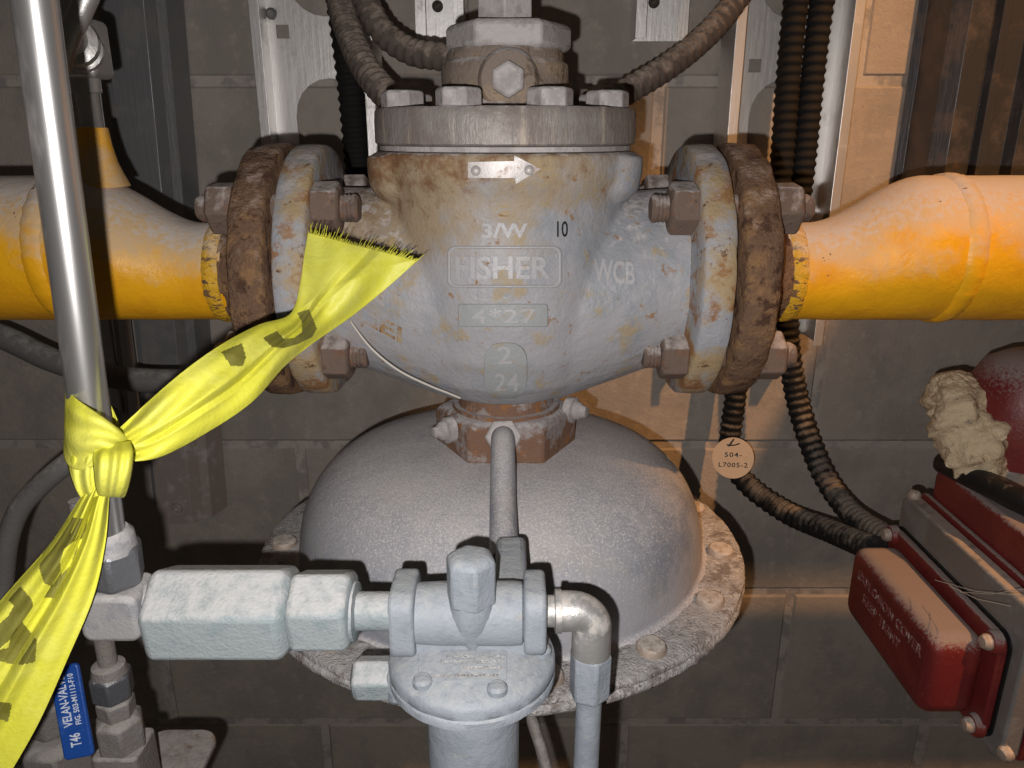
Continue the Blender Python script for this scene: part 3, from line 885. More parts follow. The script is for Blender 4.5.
# ================================================================== cable trays and struts on the wall
def slot(cx, z0, z1, hw, n=10):
    """obround hole outline"""
    pts = []
    for k in range(n + 1):
        a = math.pi * k / n
        pts.append((cx + hw * math.cos(a), z1 - hw + hw * math.sin(a)))
    for k in range(n + 1):
        a = math.pi + math.pi * k / n
        pts.append((cx + hw * math.cos(a), z0 + hw + hw * math.sin(a)))
    return pts
def tray(x0, x1, z0, z1, holes, label, yb=0.830, yf=0.778):
    t = thing('cable_tray', ((x0 + x1) / 2, 0.84, z0), label, 'cable tray', 'perforated metal cable trays on the block wall')
    plate_holes([(x0, z0), (x1, z0), (x1, z1), (x0, z1)], holes, (0, yb, 0), (1, 0, 0), (0, 0, 1), 0.0016).build('web', 'galvanized', t, smooth=0)
    for x, s in ((x0, 1), (x1, -1)):
        m = MB()
        m.box((x, (yb + yf) / 2, (z0 + z1) / 2), (0.0016, yb - yf, z1 - z0))
        m.build('side_wall', 'galvanized', t, smooth=0)
        MB().box((x + s * 0.004, yf, (z0 + z1) / 2), (0.0095, 0.0016, z1 - z0)).build('lip', 'galvanized', t, smooth=0, bevel=0.0006)
    for z in (z0 + 0.05, z1 - 0.1):
        MB().box(((x0 + x1) / 2, 0.8355, z), (0.04, 0.009, 0.03)).build('spacer', 'galvanized_dull', t, smooth=0)
    return t
def sq(cx, cz, h):
    return [(cx - h, cz - h), (cx + h, cz - h), (cx + h, cz + h), (cx - h, cz + h)]
tl = tray(-0.240, -0.130, -0.14, 0.62, [slot(-0.182, -0.11, 0.052, 0.036), slot(-0.182, 0.108, 0.27, 0.036), sq(-0.225, 0.0945, 0.0062), slot(-0.182, 0.33, 0.50, 0.036)],
          'bright perforated metal cable tray left of the bonnet')
c = P(270, 13, 0.822)
MB().lathe([(0.0055, 0.0), (0.0055, 0.003), (0.003, 0.005)], c + Vector((0, 0.006, 0)), (0, -1, 0), 12).build('bolt', 'galvanized_dull', tl)
tr = tray(0.207, 0.322, -0.211, 0.62, [slot(0.276, -0.13, 0.052, 0.036), slot(0.276, 0.105, 0.27, 0.036), sq(0.2415, 0.0635, 0.0062), slot(0.276, 0.33, 0.50, 0.036)],
          'bright perforated metal cable tray right of the bonnet behind black conduits')
for zz in (-0.085,):
    MB().lathe([(0.007, 0), (0.007, 0.002)], (0.3205, 0.80, zz), (-1, 0, 0), 16).build('bolt', 'galvanized_dull', tr)

def sheet(profile, t, z0, z1, lean=0.0):
    """folded sheet: open profile (x, y) with thickness, run up from z0 to z1; lean shifts x with height"""
    n = len(profile)
    pr = [Vector((a, b)) for a, b in profile]
    nr = []
    for i in range(n):
        d = (pr[min(i + 1, n - 1)] - pr[max(i - 1, 0)]).normalized()
        nr.append(Vector((-d.y, d.x)))
    vs, fs = [], []
    for z in (z0, z1):
        for i in range(n):
            vs.append((pr[i].x + lean * (z - z0), pr[i].y, z))
        for i in range(n):
            q = pr[i] + nr[i] * t
            vs.append((q.x + lean * (z - z0), q.y, z))
    for i in range(n - 1):
        fs.append((i, i + 1, 2 * n + i + 1, 2 * n + i))
        fs.append((n + i, 3 * n + i, 3 * n + i + 1, n + i + 1))
        fs.append((i, n + i, n + i + 1, i + 1))
        fs.append((2 * n + i, 2 * n + i + 1, 3 * n + i + 1, 3 * n + i))
    fs += [(0, 2 * n, 3 * n, n), (n - 1, 2 * n - 1, 4 * n - 1, 3 * n - 1)]
    return MB().add(vs, fs)

sl = thing('hat_channel', (-0.375, 0.84, -0.43), 'dark folded steel channel running down the wall behind the left pipe', 'channel')
MB_l = sheet([(-0.430, 0.838), (-0.408, 0.838), (-0.404, 0.795), (-0.366, 0.795), (-0.359, 0.806), (-0.352, 0.812), (-0.345, 0.838)], 0.002, -0.425, 0.6, 0.042)
MB_l.build('channel', 'galvanized_dull', sl, smooth=0, bevel=0.0012)
sheet([(-0.4045, 0.836), (-0.4045, 0.7925), (-0.366, 0.7925), (-0.3575, 0.8045), (-0.3495, 0.8095), (-0.341, 0.836)], 0.002, -0.426, -0.27, 0.042).build('end_bracket', 'strut_brown', sl, smooth=0, bevel=0.001)
c = P(178, 507, 0.7925)
MB().lathe([(0.0095, 0.0), (0.0095, 0.0015), (0.006, 0.002), (0.0055, 0.005), (0.0035, 0.0055), (0.0035, 0.003)], (c.x, 0.7930, c.z), (0, -1, 0), 24).build('bolt', 'strut_brown', sl)
sr = tag(sheet([(0.400, 0.838), (0.408, 0.836), (0.416, 0.806), (0.429, 0.794), (0.450, 0.794), (0.455, 0.800), (0.458, 0.792), (0.466, 0.792), (0.472, 0.806), (0.490, 0.806), (0.496, 0.796), (0.530, 0.796), (0.535, 0.838)], 0.002, -0.16, 0.6).build('wall_channel', 'channel_dark', smooth=0, bevel=0.0012),
         'dark ridged steel channel on the wall above the right pipe', 'channel')
for (xa, xb, zz, lab) in ((0.118, 0.168, 0.0865, 'short galvanized strut end between bonnet and right cable tray'), (-0.092, -0.046, 0.083, 'short galvanized strut end between conduits and packing nut')):
    t = thing('strut_channel', ((xa + xb) / 2, 0.84, zz), lab, 'strut', 'galvanized strut ends at the top')
    sheet([(xa + 0.010, 0.806), (xa, 0.806), (xa, 0.838), (xb, 0.838), (xb, 0.806), (xb - 0.010, 0.806)], -0.002, zz, 0.6).build('channel', 'galvanized', t, smooth=0, bevel=0.0006)
    MB().lathe([(0.0055, 0), (0.0055, 0.002), (0.003, 0.003)], ((xa + xb) / 2 - 0.004, 0.836, zz + 0.035), (0, -1, 0), 14).build('bolt', 'gasket_dark', t)

# added tray-shaped blocker, unseen above the frame, to shade the wall under the pipe
ot = thing('overhead_blocker', (1.11, 0.364, 0.35), 'added tray-shaped blocker above the right pipe, out of the picture, shading the wall', 'cable tray')
MB().box((1.135, 0.364, 0.352), (1.07, 0.138, 0.002)).build('blocker_bottom', 'galvanized', ot, smooth=0)
for y in (0.296, 0.432):
    MB().box((1.135, y, 0.375), (1.07, 0.002, 0.045)).build('blocker_side', 'galvanized', ot, smooth=0)

# thin stainless tubes beside the dark channel
for i, x in enumerate((-0.404, -0.386)):
    x -= 0.012
    tag(MB().sweep([(x + 0.042 * (z + 0.2) * 0.6, 0.772, z) for z in (0.5, 0.2, 0.0, -0.2, -0.27)] + [(x - 0.006, 0.776, -0.30), (x - 0.014, 0.78, -0.335)], 0.0068, 18).build('instrument_tube', 'stainless_thin'),
        ('thin shiny instrument tube, nearer the steel tube, beside the dark channel', 'thin shiny instrument tube next to the dark channel edge')[i], 'tube', 'thin instrument tubes on the left')

# ================================================================== conduits and cables
def conduit(name, ctrl, r, material, label, pitch=0.0056, amp=0.075, cat='conduit', group=None, n=640, sides=14):
    pts = [Vector(p) for p in catmull([tuple(P(x, y, Y)) for x, y, Y in ctrl], n)]
    f = (lambda s, t: r * (1 + amp * math.sin(2 * math.pi * s / pitch))) if amp else r
    return tag(MB().sweep(pts, f, sides).build(name, material, smooth=75), label, cat, group)
conduit('flexible_conduit', [(312, -420, 0.76), (318, -200, 0.74), (330, -70, 0.70), (340, 0, 0.68), (352, 40, 0.655), (368, 72, 0.63), (392, 100, 0.605), (430, 130, 0.60), (470, 170, 0.60)], 0.0108, 'conduit_dusty',
        'brown dusty conduit curving down to the left end of the bonnet flange', pitch=0.0075, amp=0.05, group='dusty conduits')
conduit('flexible_conduit', [(305, -420, 0.72), (318, -200, 0.69), (340, -60, 0.66), (363, -5, 0.65), (383, 32, 0.64), (412, 52, 0.63), (445, 58, 0.62), (520, 78, 0.61), (590, 104, 0.61), (636, 86, 0.625), (690, 50, 0.65), (732, 5, 0.67), (765, -60, 0.69), (800, -200, 0.72), (815, -420, 0.76)], 0.0098, 'conduit_dusty',
        'dusty conduit looping behind the bonnet and up to the right', pitch=0.0075, amp=0.05, n=900, group='dusty conduits')
conduit('flexible_conduit', [(290, -420, 0.79), (318, -200, 0.79), (333, -60, 0.79), (340, 0, 0.79), (350, 80, 0.79), (358, 165, 0.79), (366, 250, 0.79), (372, 300, 0.79)], 0.0125, 'conduit_black',
        'black ribbed conduit in front of the left cable tray', pitch=0.0095, group='black ribbed conduits')
conduit('flexible_conduit', [(862, -420, 0.79), (826, -200, 0.79), (806, -60, 0.79), (796, 0, 0.79), (788, 80, 0.79), (781, 170, 0.79), (770, 260, 0.795), (745, 340, 0.80), (735, 400, 0.80), (730, 450, 0.795), (745, 482, 0.78), (785, 512, 0.74), (830, 531, 0.68), (874, 549, 0.60)], 0.0112, 'conduit_black',
        'black ribbed conduit with the round cream tag hanging on it', pitch=0.0085, n=900, group='black ribbed conduits')
conduit('flexible_conduit', [(898, -420, 0.79), (858, -200, 0.79), (834, -60, 0.79), (822, 0, 0.79), (812, 80, 0.79), (803, 170, 0.79), (792, 260, 0.79), (788, 330, 0.785), (797, 400, 0.775), (820, 468, 0.74), (850, 512, 0.69), (890, 540, 0.615)], 0.0112, 'conduit_grey',
        'black ribbed conduit nearest the right cable tray edge, bending into red box', pitch=0.0085, n=900, group='black ribbed conduits')
conduit('cable', [(-60, 320, 0.62), (0, 336, 0.62), (55, 361, 0.615), (110, 376, 0.61), (160, 381, 0.61), (210, 378, 0.615), (262, 362, 0.62)], 0.0102, 'cable_grey',
        'thick grey cable sagging under the left yellow pipe', amp=0, cat='cable')
conduit('bent_tube', [(-8, 650, 0.41), (2, 590, 0.42), (7, 545, 0.42), (18, 512, 0.42), (38, 488, 0.42), (66, 464, 0.42), (100, 438, 0.43), (120, 410, 0.44)], 0.0062, 'cable_grey',
        'bent grey steel tube behind the yellow tape at the left edge', amp=0, cat='tube', n=60)
conduit('wire', [(350, 318, 0.43), (353, 325, 0.425), (372, 349, 0.42), (398, 370, 0.42), (428, 385, 0.425), (448, 393, 0.43), (460, 398, 0.433)], 0.0007, 'wire_pale',
        'thin pale wire under the lower left curve of the valve body', amp=0, cat='wire', n=50, sides=8)

# round tag
tc_ = P(733, 458, 0.772)
tn = (Vector((0, 0, 0)) - tc_).normalized()
tn = (tn + Vector((-0.25, 0, 0.1))).normalized()
tu = Vector((0, 0, 1)).cross(tn).normalized()
tu = (tu + Vector((0, 0, 0.20))).normalized()
tu = (tu - tn * tu.dot(tn)).normalized()
tv = tn.cross(tu)
tg = thing('round_tag', tc_ - Vector((0, 0, 0.022)), 'round cream tag reading 504-L7005-2 on a black conduit', 'tag')
slotp = [(-0.007, 0.0135), (-0.003, 0.0128), (0.002, 0.0132), (0.0075, 0.0152), (0.007, 0.0165), (0.002, 0.0146), (-0.003, 0.0142), (-0.0068, 0.0149)]
plate_holes([(0.0222 * math.cos(2 * math.pi * k / 48), 0.0222 * math.sin(2 * math.pi * k / 48)) for k in range(48)], [slotp], tc_, tu, tv, 0.0012).build('disc', 'tag_cream', tg, smooth=0)
for s_, x0, x1, y0, y1 in (('504-', -0.0085, 0.0095, 0.0010, 0.0060), ('L7005-2', -0.0148, 0.0158, -0.0100, -0.0050)):
    vs, fs = text_mesh(s_, 0.004, 1.15)
    on_plane(tc_ + tn * 0.0013, tu, tv, [(x0 + a * (x1 - x0), y0 + b * (y1 - y0)) for a, b in vs], fs, 0.0002).build('lettering', 'ink_black', tg, smooth=0)
MB().sweep([tc_ + tu * -0.003 + tv * 0.0135 + tn * 0.0022, tc_ + tv * 0.0185 + tn * 0.003, tc_ + tu * 0.002 + tv * 0.024 - tn * 0.004, tc_ + tu * 0.002 + tv * 0.022 - tn * 0.018], 0.0009, 8).build('cable_tie', 'rubber_black', tg)

# ================================================================== red switch box at the right
rb = thing('red_switch_box', (0.34, 0.51, -0.41), 'dark red cast box with rounded screwed cover at the lower right', 'switch box')
def slab(name, x1, x0, y0, y1, z0, z1, r, material, parent, bevel=0.002, bseg=2, n=5):
    """rounded slab from x0 to x1 (x0 is the left face)"""
    return MB().prism(rrect(-y1, z0, -y0, z1, r, n), (x1, 0, 0), (0, -1, 0), (0, 0, 1), x1 - x0).build(name, material, parent, bevel=bevel, bseg=bseg, smooth=50)
cov = slab('cover', 0.328, 0.2900, 0.449, 0.584, -0.397, -0.331, 0.013, 'red_paint', rb, bevel=0.009, bseg=5)
slab('cover_flange', 0.3335, 0.3275, 0.438, 0.598, -0.404, -0.322, 0.011, 'red_paint', rb, bevel=0.0015)
CB = world_bvh(cov)
for (y, z) in ((0.5915, -0.3285), (0.4447, -0.3285), (0.4447, -0.3975), (0.5915, -0.3975)):
    MB().lathe([(0.0085, 0.0), (0.0085, 0.004), (0.007, 0.006), (0.004, 0.0065)], (0.330, y, z), (-1, 0, 0), 20).build('screw_boss', 'red_paint', rb)
    MB().lathe([(0.0056, 0.0), (0.0056, 0.0035), (0.0042, 0.0058), (0.001, 0.0065)], (0.3245, y, z), (-1, 0, 0), 16).rough(0.0003, 400).build('cover_screw', 'screw_dusty', rb)
slab('gasket', 0.3345, 0.3333, 0.436, 0.600, -0.406, -0.320, 0.011, 'rubber_black', rb, bevel=0)
slab('back_plate', 0.3480, 0.3345, 0.425, 0.600, -0.413, -0.2935, 0.008, 'grey_plate', rb, bevel=0.002)
slab('rib_plate', 0.3520, 0.3480, 0.423, 0.598, -0.413, -0.2890, 0.008, 'red_paint', rb, bevel=0.001)
MB().lathe([(0.0055, 0), (0.0055, 0.003), (0.004, 0.005), (0.001, 0.0056)], P(914, 497, 0.585), (0, 0, 1), 16).build('plate_screw', 'screw_dusty', rb)
slab('housing', 0.470, 0.3525, 0.415, 0.590, -0.408, -0.2620, 0.010, 'red_paint', rb, bevel=0.004, bseg=3)
MB().lathe([(0.0056, 0.0), (0.0056, 0.004), (0.0042, 0.0058), (0.001, 0.0065)], P(1008, 752, 0.425), (-1, -0.3, -0.2), 16).build('plate_screw', 'screw_dusty', rb)
lt = MB()
for s_, y0, y1, z0, z1 in (('EXPLOSION COVER', 0.566, 0.462, -0.3545, -0.3465), ('KEEP TIGHT', 0.552, 0.490, -0.3690, -0.3610)):
    vs, fs = text_mesh(s_, 0.006, 1.05)
    on_plane((0.2902, 0, 0), (0, -1, 0), (0, 0, 1), [(-(y0 + a * (y1 - y0)), z0 + b * (z1 - z0)) for a, b in vs], fs, 0.0007, lt)
lt.build('raised_lettering', 'red_letter', cov, smooth=0)['label'] = 'worn raised letters under dust'
tag(MB().sweep(catmull([(0.349, 0.575, -0.2530), (0.353, 0.55, -0.2515), (0.364, 0.51, -0.2515), (0.380, 0.47, -0.2535), (0.392, 0.44, -0.262), (0.402, 0.43, -0.285)], 40), 0.0095, 18).build('black_hose', 'rubber_black'),
    'black hose lying on top of the red box under the putty', 'hose')
rh = thing('red_conduit_fitting', (0.412, 0.560, -0.262), 'dusty dark red rounded fitting at the right edge beside the putty', 'fitting')
MB().lathe([(0.038, -0.262), (0.0445, -0.255), (0.0465, -0.222), (0.0455, -0.200), (0.042, -0.183), (0.035, -0.170), (0.022, -0.162), (0.001, -0.159)], (0.405, 0.572, 0), segs=48).build('fitting_body', 'red_paint', rh)
MB().lathe([(0.0475, -0.262), (0.0475, -0.246), (0.0450, -0.244)], (0.405, 0.572, 0), segs=48).build('base_ring', 'grey_plate', rh)
# putty
pm = MB()
pth = [Vector(p) for p in catmull([tuple(P(950, 372, 0.585)), tuple(P(955, 392, 0.58)), tuple(P(962, 420, 0.57)), tuple(P(972, 446, 0.56)), tuple(P(985, 460, 0.555)), tuple(P(1000, 474, 0.55))], 70)]
pm.sweep(pth, lambda s, t: 0.0245 * math.sqrt(max(0.02, 1 - abs(2 * t - 1) ** 3)) * (0.85 + 0.3 * t), 48)
for i, p in enumerate(pm.v):
    q = p * 42
    d = mnoise.noise(q) * 0.011 + abs(mnoise.noise(q * 2.3)) * 0.009 + mnoise.noise(q * 6) * 0.002
    ax = min(pth, key=lambda a: (a - p).length)
    pm.v[i] = p + (p - ax).normalized() * d
tag(pm.build('sealing_putty', 'putty', smooth=55), 'lumpy cream sealing putty packed beside the red fitting', 'putty')
cob = thing('cobweb', P(990, 600, 0.42), 'fine pale cobweb strands across the red box', 'cobweb')
for a, b in (((935, 580, 0.49), (1024, 596, 0.40)), ((960, 592, 0.47), (1030, 588, 0.40)), ((950, 586, 0.48), (1010, 606, 0.42))):
    A, B = P(*a), P(*b)
    MB().sweep([A, (A + B) / 2 - Vector((0, 0, 0.003)), B], 0.00022, 6).build('strand', 'wire_pale', cob)

# ================================================================== ball valve with blue lever, lower left
iv = thing('ball_valve', (-0.205, 0.33, -0.40), 'small dusty ball valve at the lower left carrying the blue lever', 'valve')
XV, YV = -0.2055, 0.330
MB().sweep([(XV + 0.001, YV, -0.165), (XV + 0.0005, YV, -0.2), (XV, YV, -0.262)], 0.0046, 18).build('tube', 'fitting_brown', iv)
MB().hexa((XV, YV, -0.2775), (0, 0, 1), 0.0185, 0.0165, ref=(0.3, -1, 0), chamfer=0.0018, both=True).build('nut', 'fitting_steel', iv, bevel=0.001)
MB().lathe([(0.0088, -0.262), (0.0080, -0.2575), (0.0055, -0.2565)], (XV, YV, 0), segs=24).build('ferrule', 'fitting_brown', iv)
MB().hexa((XV, YV, -0.2875), (0, 0, 1), 0.0165, 0.010, ref=(0.1, -1, 0), chamfer=0.001).build('collar', 'fitting_brown', iv, bevel=0.0008)
MB().hexa((XV, YV, -0.3075), (0, 0, 1), 0.0215, 0.020, ref=(0.5, -1, 0), chamfer=0.003).rough(0.0004, 260).build('end_hex', 'fitting_brown', iv, bevel=0.0012)
MB().prism(rrect(-0.0120, -0.0120, 0.0120, 0.0120, 0.003), (XV, YV, -0.40), (1, 0, 0), (0, 1, 0), 0.0935).build('valve_body', 'fitting_brown', iv, bevel=0.0015)
MB().box((XV - 0.003, YV - 0.016, -0.3215), (0.018, 0.012, 0.009)).build('stem_stop', 'fitting_brown', iv, bevel=0.001)
MB().hexa((XV + 0.003, YV - 0.018, -0.333), (0, 0, 1), 0.0085, 0.012, chamfer=0.001).build('stem_nut', 'fitting_brown', iv, bevel=0.0006)
MB().box((XV - 0.016, YV - 0.017, -0.3285), (0.022, 0.004, 0.007)).build('lever_arm', 'fitting_brown', iv, bevel=0.0008)
A, B = P(65, 664, 0.318), P(81.5, 756, 0.304)
lu = (A - B).normalized()
ln = Vector((0.05, -1, 0.35))
lr = lu.cross(ln).normalized() * 1.0
ln = lr.cross(lu).normalized()
if ln.y > 0:
    ln = -ln
    lr = -lr
L_ = (A - B).length
hd = MB().prism(rrect(-0.0072, 0.0, 0.0072, L_, 0.0022), B, lr, lu, 0.0026).build('lever_grip', 'handle_blue', iv, bevel=0.0009, bseg=3)
hd['label'] = 'blue vinyl covered lever with white print'
wn = lr.cross(lu).normalized()
face = B + wn * 0.0026
if (face - Vector((0, 0, 0))).length > B.length:
    face = B
    wn = -wn
for s_, x0, h_, a0, a1 in (('VELAN-VALVE', 0.0003, 0.0044, 0.016, 0.041), ('FIG. 503-M1113-F10', 0.0044, 0.0027, 0.0165, 0.0415), ('T46', 0.0028, 0.0052, 0.006, 0.0125)):
    vs, fs = text_mesh(s_, 0.012, 1.0)
    # baseline runs up the lever, letter tops point left
    pts = [face + wn * 0.0003 + lu * (a0 + a * (a1 - a0)) + lr * (x0 - b * h_ + (0.0 if s_ != 'T46' else 0.0)) for a, b in vs]
    mb = MB()
    raised(mb, pts, [wn] * len(pts), fs, 0.00015, 0.0001)
    mb.build('lettering', 'white_print', hd, smooth=0)
f2 = thing('pipe_union', (-0.262, 0.36, -0.42), 'dusty hex pipe union behind the blue lever at the lower left', 'fitting')
XU, YU = -0.2640, 0.362
MB().hexa((XU, YU, -0.325), (0, 0, 1), 0.0240, 0.022, ref=(0.2, -1, 0), chamfer=0.003).build('upper_hex', 'fitting_brown', f2, bevel=0.0015)
MB().hexa((XU, YU, -0.45), (0, 0, 1), 0.0330, 0.120, ref=(0.5, -1, 0), chamfer=0.004).build('lower_hex', 'fitting_brown', f2, bevel=0.0015)
bp = thing('mounting_bracket', P(180, 768, 0.36), 'dusty rust-stained flat bracket at the bottom left corner', 'bracket')
q = P(175, 748, 0.375)
MB().prism(rrect(-0.022, -0.060, 0.022, 0.030, 0.012), (q.x, 0.362, q.z - 0.005), (1, 0, 0), (0, 1, 0), 0.004).build('plate', 'bracket_rust', bp, bevel=0.001)
MB().box((q.x + 0.018, 0.330, q.z - 0.012), (0.022, 0.05, 0.004)).build('tab', 'bracket_rust', bp, bevel=0.001)
MB().box((q.x - 0.01, 0.345, q.z - 0.035), (0.03, 0.004, 0.06)).build('stem', 'bracket_rust', bp, bevel=0.001)

# stainless needle valve on the branch of the left pipe
nv = thing('needle_valve', (-0.2500, YB, 0.0), 'shiny steel needle valve on the branch at the upper left', 'valve')
MB().lathe([(0.0060, 0.001), (0.0060, 0.022), (0.0085, 0.0225), (0.0085, 0.030)], (-0.2500, YB, 0), segs=20).build('nipple', 'stainless_cast', nv)
MB().prism(rrect(-0.013, -0.016, 0.013, 0.016, 0.004), (-0.2500, YB + 0.012, 0.046), (1, 0, 0), (0, 0, 1), 0.024).build('valve_body', 'stainless_cast', nv, bevel=0.003, bseg=3)
MB().lathe([(0.012, 0.0), (0.012, 0.004), (0.010, 0.005), (0.010, 0.011), (0.0125, 0.0115), (0.0125, 0.017), (0.008, 0.019), (0.006, 0.026)], (-0.2430, YB - 0.012, 0.044), (0.25, -0.9, 0.2), 20).build('bonnet_nut', 'stainless_cast', nv)
a_ = Vector((-0.2350, YB - 0.036, 0.050))
MB().sweep([a_ + Vector((-0.010, 0, -0.018)), a_, a_ + Vector((0.016, 0.002, 0.026)), a_ + Vector((0.040, 0.006, 0.066))], 0.0058, 16).build('handle_bar', 'stainless_cast', nv)
MB().sweep([(-0.2500, YB, 0.06), (-0.2500, YB, 0.16), (-0.2500, YB, 0.3)], 0.0062, 16).build('riser_tube', 'stainless_cast', nv)

# ================================================================== caution tape
tp = thing('caution_tape', P(110, 520, 0.25), 'faded yellow caution tape knotted round the tube with a frayed end', 'tape')
def ribbon(name, rows, nu, nv, fold, material, parent, prints=(), origin=None, ret=False):
    """rows: ((x, y, Y) one edge, (x, y, Y) other edge) along the length"""
    Tt = catmull([r[0] for r in rows], nu)
    Bb = catmull([r[1] for r in rows], nu)
    g = []
    for i in range(nu):
        u = i / (nu - 1)
        row = []
        for j in range(nv):
            v = j / (nv - 1)
            x = Tt[i][0] * (1 - v) + Bb[i][0] * v
            y = Tt[i][1] * (1 - v) + Bb[i][1] * v
            Y = Tt[i][2] * (1 - v) + Bb[i][2] * v
            row.append(P(x, y, Y + fold(u, v)))
        g.append(row)
    vs = [p for r in g for p in r]
    fs = [(i * nv + j, i * nv + j + 1, (i + 1) * nv + j + 1, (i + 1) * nv + j) for i in range(nu - 1) for j in range(nv - 1)]
    o = MB().add(vs, fs).build(name, material, parent, smooth=180)
    sd = o.modifiers.new('solidify', 'SOLIDIFY')
    sd.thickness = 0.0003
    sd.offset = 0
    def inside(poly, x, y):
        r = False
        n = len(poly)
        for a in range(n):
            x1, y1 = poly[a]; x2, y2 = poly[(a + 1) % n]
            if (y1 > y) != (y2 > y) and x < (x2 - x1) * (y - y1) / (y2 - y1) + x1:
                r = not r
        return r
    for poly in prints:
        keep = []
        for f in fs:
            c = (vs[f[0]] + vs[f[1]] + vs[f[2]] + vs[f[3]]) / 4
            x, y = pix(c)
            if inside(poly, x, y):
                keep.append(f)
        if keep:
            idx = {}
            nvs = []
            for f in keep:
                for k in f:
                    if k not in idx:
                        idx[k] = len(nvs)
                        nvs.append(vs[k] - vs[k].normalized() * 0.0005)
            MB().add(nvs, [tuple(idx[k] for k in f) for f in keep]).build('printed_letter', 'tape_print', o, smooth=180)
    return o, g

def fold_a(u, v):
    w = smooth01(0.0, 0.12, u)
    z = 0.0
    z += -0.006 * math.sin(math.pi * v) * w * (1 - smooth01(0.55, 0.85, u) * 0.5)         # belly towards the viewer
    cr = 0.62 - 0.25 * smooth01(0.45, 0.75, u) + 0.2 * smooth01(0.6, 1, u)
    z += 0.0035 * max(0, 1 - abs(v - cr) / 0.10) * w                                         # crease
    if u > 0.60:
        z += 0.016 * max(0.0, v - (u - 0.60) / 0.40 * 0.98) * smooth01(0.60, 0.72, u)
    z += 0.0022 * math.sin(v * 17 + u * 6) * (1 - w * 0.6)
    z += 0.0012 * math.sin(v * 9 + u * 21) * w
    return z
rows_a = [((116, 432, 0.252), (122, 462, 0.250)), ((150, 400, 0.258), (160, 457, 0.256)), ((185, 370, 0.268), (208, 432, 0.266)), ((222, 344, 0.285), (252, 402, 0.283)),
          ((258, 325, 0.305), (285, 366, 0.303)), ((290, 314, 0.325), (312, 344, 0.322)), ((300, 284, 0.340), (352, 316, 0.338)), ((304, 256, 0.352), (388, 287, 0.350)), ((308, 233, 0.362), (417, 261, 0.362))]
pa = [[(221, 352), (242, 343), (246, 357), (243, 366), (231, 366)],
      [(263, 338), (277, 331), (284, 339), (294, 338), (302, 332), (302, 322), (297, 313), (309, 309), (317, 329), (312, 337), (298, 344), (284, 348), (272, 347)]]
oa, ga = ribbon('tail', rows_a, 300, 90, fold_a, 'tape_yellow', tp, pa)
mb = MB()
for j in range(0, 90):
    e = ga[-1][j]
    d = (ga[-1][j] - ga[-6][j]).normalized()
    for q in range(2):
        ln_ = random.uniform(0.0003, 0.0024) if random.random() < 0.8 else random.uniform(0.002, 0.0065)
        dd = (d + Vector((random.uniform(-0.15, 0.15), random.uniform(-0.3, 0.3), random.uniform(-0.1, 0.1)))).normalized()
        off = Vector((random.uniform(-0.0003, 0.0003), 0, random.uniform(-0.0002, 0.0002)))
        mb.sweep([e - d * 0.001 + off, e + dd * ln_ * 0.5 + off, e + dd * ln_ + off], 0.00013, 4)
fray = mb.build('frayed_threads', 'tape_yellow', tp)
fray['kind'] = 'stuff'

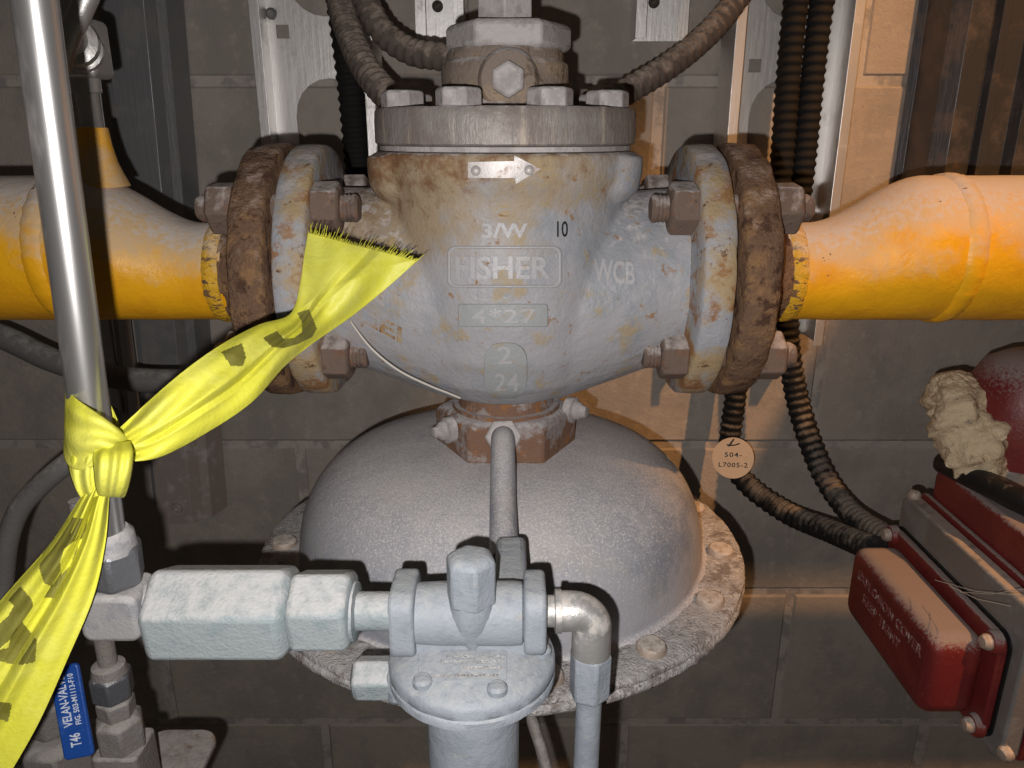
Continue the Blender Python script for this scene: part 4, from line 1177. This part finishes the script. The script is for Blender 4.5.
def fold_b(u, v):
    w = smooth01(0.0, 0.25, u)
    z = -0.004 * math.sin(math.pi * v) * w
    z += 0.0045 * max(0, 1 - abs(v - 0.55) / 0.10) * (0.35 + 0.65 * w)
    z += 0.0016 * math.sin(v * 14 + u * 3) + 0.0010 * math.sin(v * 25 + 2)
    return z
rows_b = [((92, 480, 0.244), (110, 484, 0.246)), ((78, 502, 0.243), (109, 500, 0.244)), ((50, 544, 0.240), (105, 545, 0.240)), ((6, 594, 0.235), (93, 598, 0.235)), ((-42, 650, 0.230), (67, 660, 0.230)), ((-90, 715, 0.226), (36, 728, 0.226)), ((-140, 790, 0.222), (-6, 800, 0.222))]
pb = [[(88, 519), (70, 517), (56, 527), (44, 547), (39, 568), (44, 583), (55, 588), (62, 578), (60, 562), (64, 549), (74, 541), (84, 538)],
      [(78, 545), (70, 566), (52, 585), (44, 597), (53, 598), (66, 580), (76, 562)],
      [(18, 583), (32, 600), (33, 607), (10, 640), (-5, 652), (-5, 628), (8, 616), (14, 606), (6, 598)],
      [(22, 622), (37, 640), (35, 662), (20, 665), (-4, 661), (-4, 650), (8, 648), (12, 634)],
      [(-4, 702), (12, 704), (8, 722), (-4, 718)]]
ribbon('tail', rows_b, 300, 110, fold_b, 'tape_yellow', tp, pb)
# the knot: bands wrapped round the tube
ribbon('knot_band', [((88, 408, 0.272), (80, 452, 0.272)), ((66, 388, 0.262), (65, 447, 0.262)), ((73, 396, 0.249), (66, 462, 0.250)), ((88, 407, 0.2435), (78, 470, 0.2435)), ((104, 417, 0.2425), (98, 466, 0.2415)), ((120, 430, 0.247), (120, 468, 0.246)), ((128, 441, 0.258), (127, 470, 0.258)), ((112, 440, 0.272), (112, 466, 0.272))],
       70, 30, lambda u, v: 0.0016 * math.sin(v * 15 + u * 5) - 0.0022 * math.sin(math.pi * v), 'tape_yellow', tp)
ribbon('knot_band', [((96, 446, 0.246), (130, 441, 0.248)), ((93, 456, 0.2375), (133, 452, 0.2395)), ((94, 472, 0.2345), (132, 470, 0.2365)), ((96, 488, 0.2370), (128, 488, 0.2390)), ((100, 496, 0.243), (124, 497, 0.246)), ((102, 492, 0.252), (120, 494, 0.254))],
       50, 30, lambda u, v: -0.0042 * math.sin(math.pi * v) + 0.0010 * math.sin(v * 18 + u * 4), 'tape_yellow', tp)
ribbon('knot_band', [((66, 440, 0.258), (98, 448, 0.244)), ((66, 455, 0.250), (98, 458, 0.242)), ((70, 474, 0.246), (97, 470, 0.2405)), ((76, 490, 0.245), (100, 482, 0.241)), ((83, 500, 0.246), (106, 494, 0.243))],
       40, 24, lambda u, v: -0.0020 * math.sin(math.pi * v) + 0.0011 * math.sin(v * 13 + u * 6), 'tape_yellow', tp)
ribbon('knot_flap', [((110, 403, 0.268), (112, 408, 0.268)), ((110, 420, 0.266), (119, 424, 0.266)), ((108, 438, 0.262), (126, 438, 0.262)), ((108, 452, 0.258), (124, 452, 0.258))],
       24, 10, lambda u, v: 0.0008 * math.sin(v * 9), 'tape_yellow', tp)
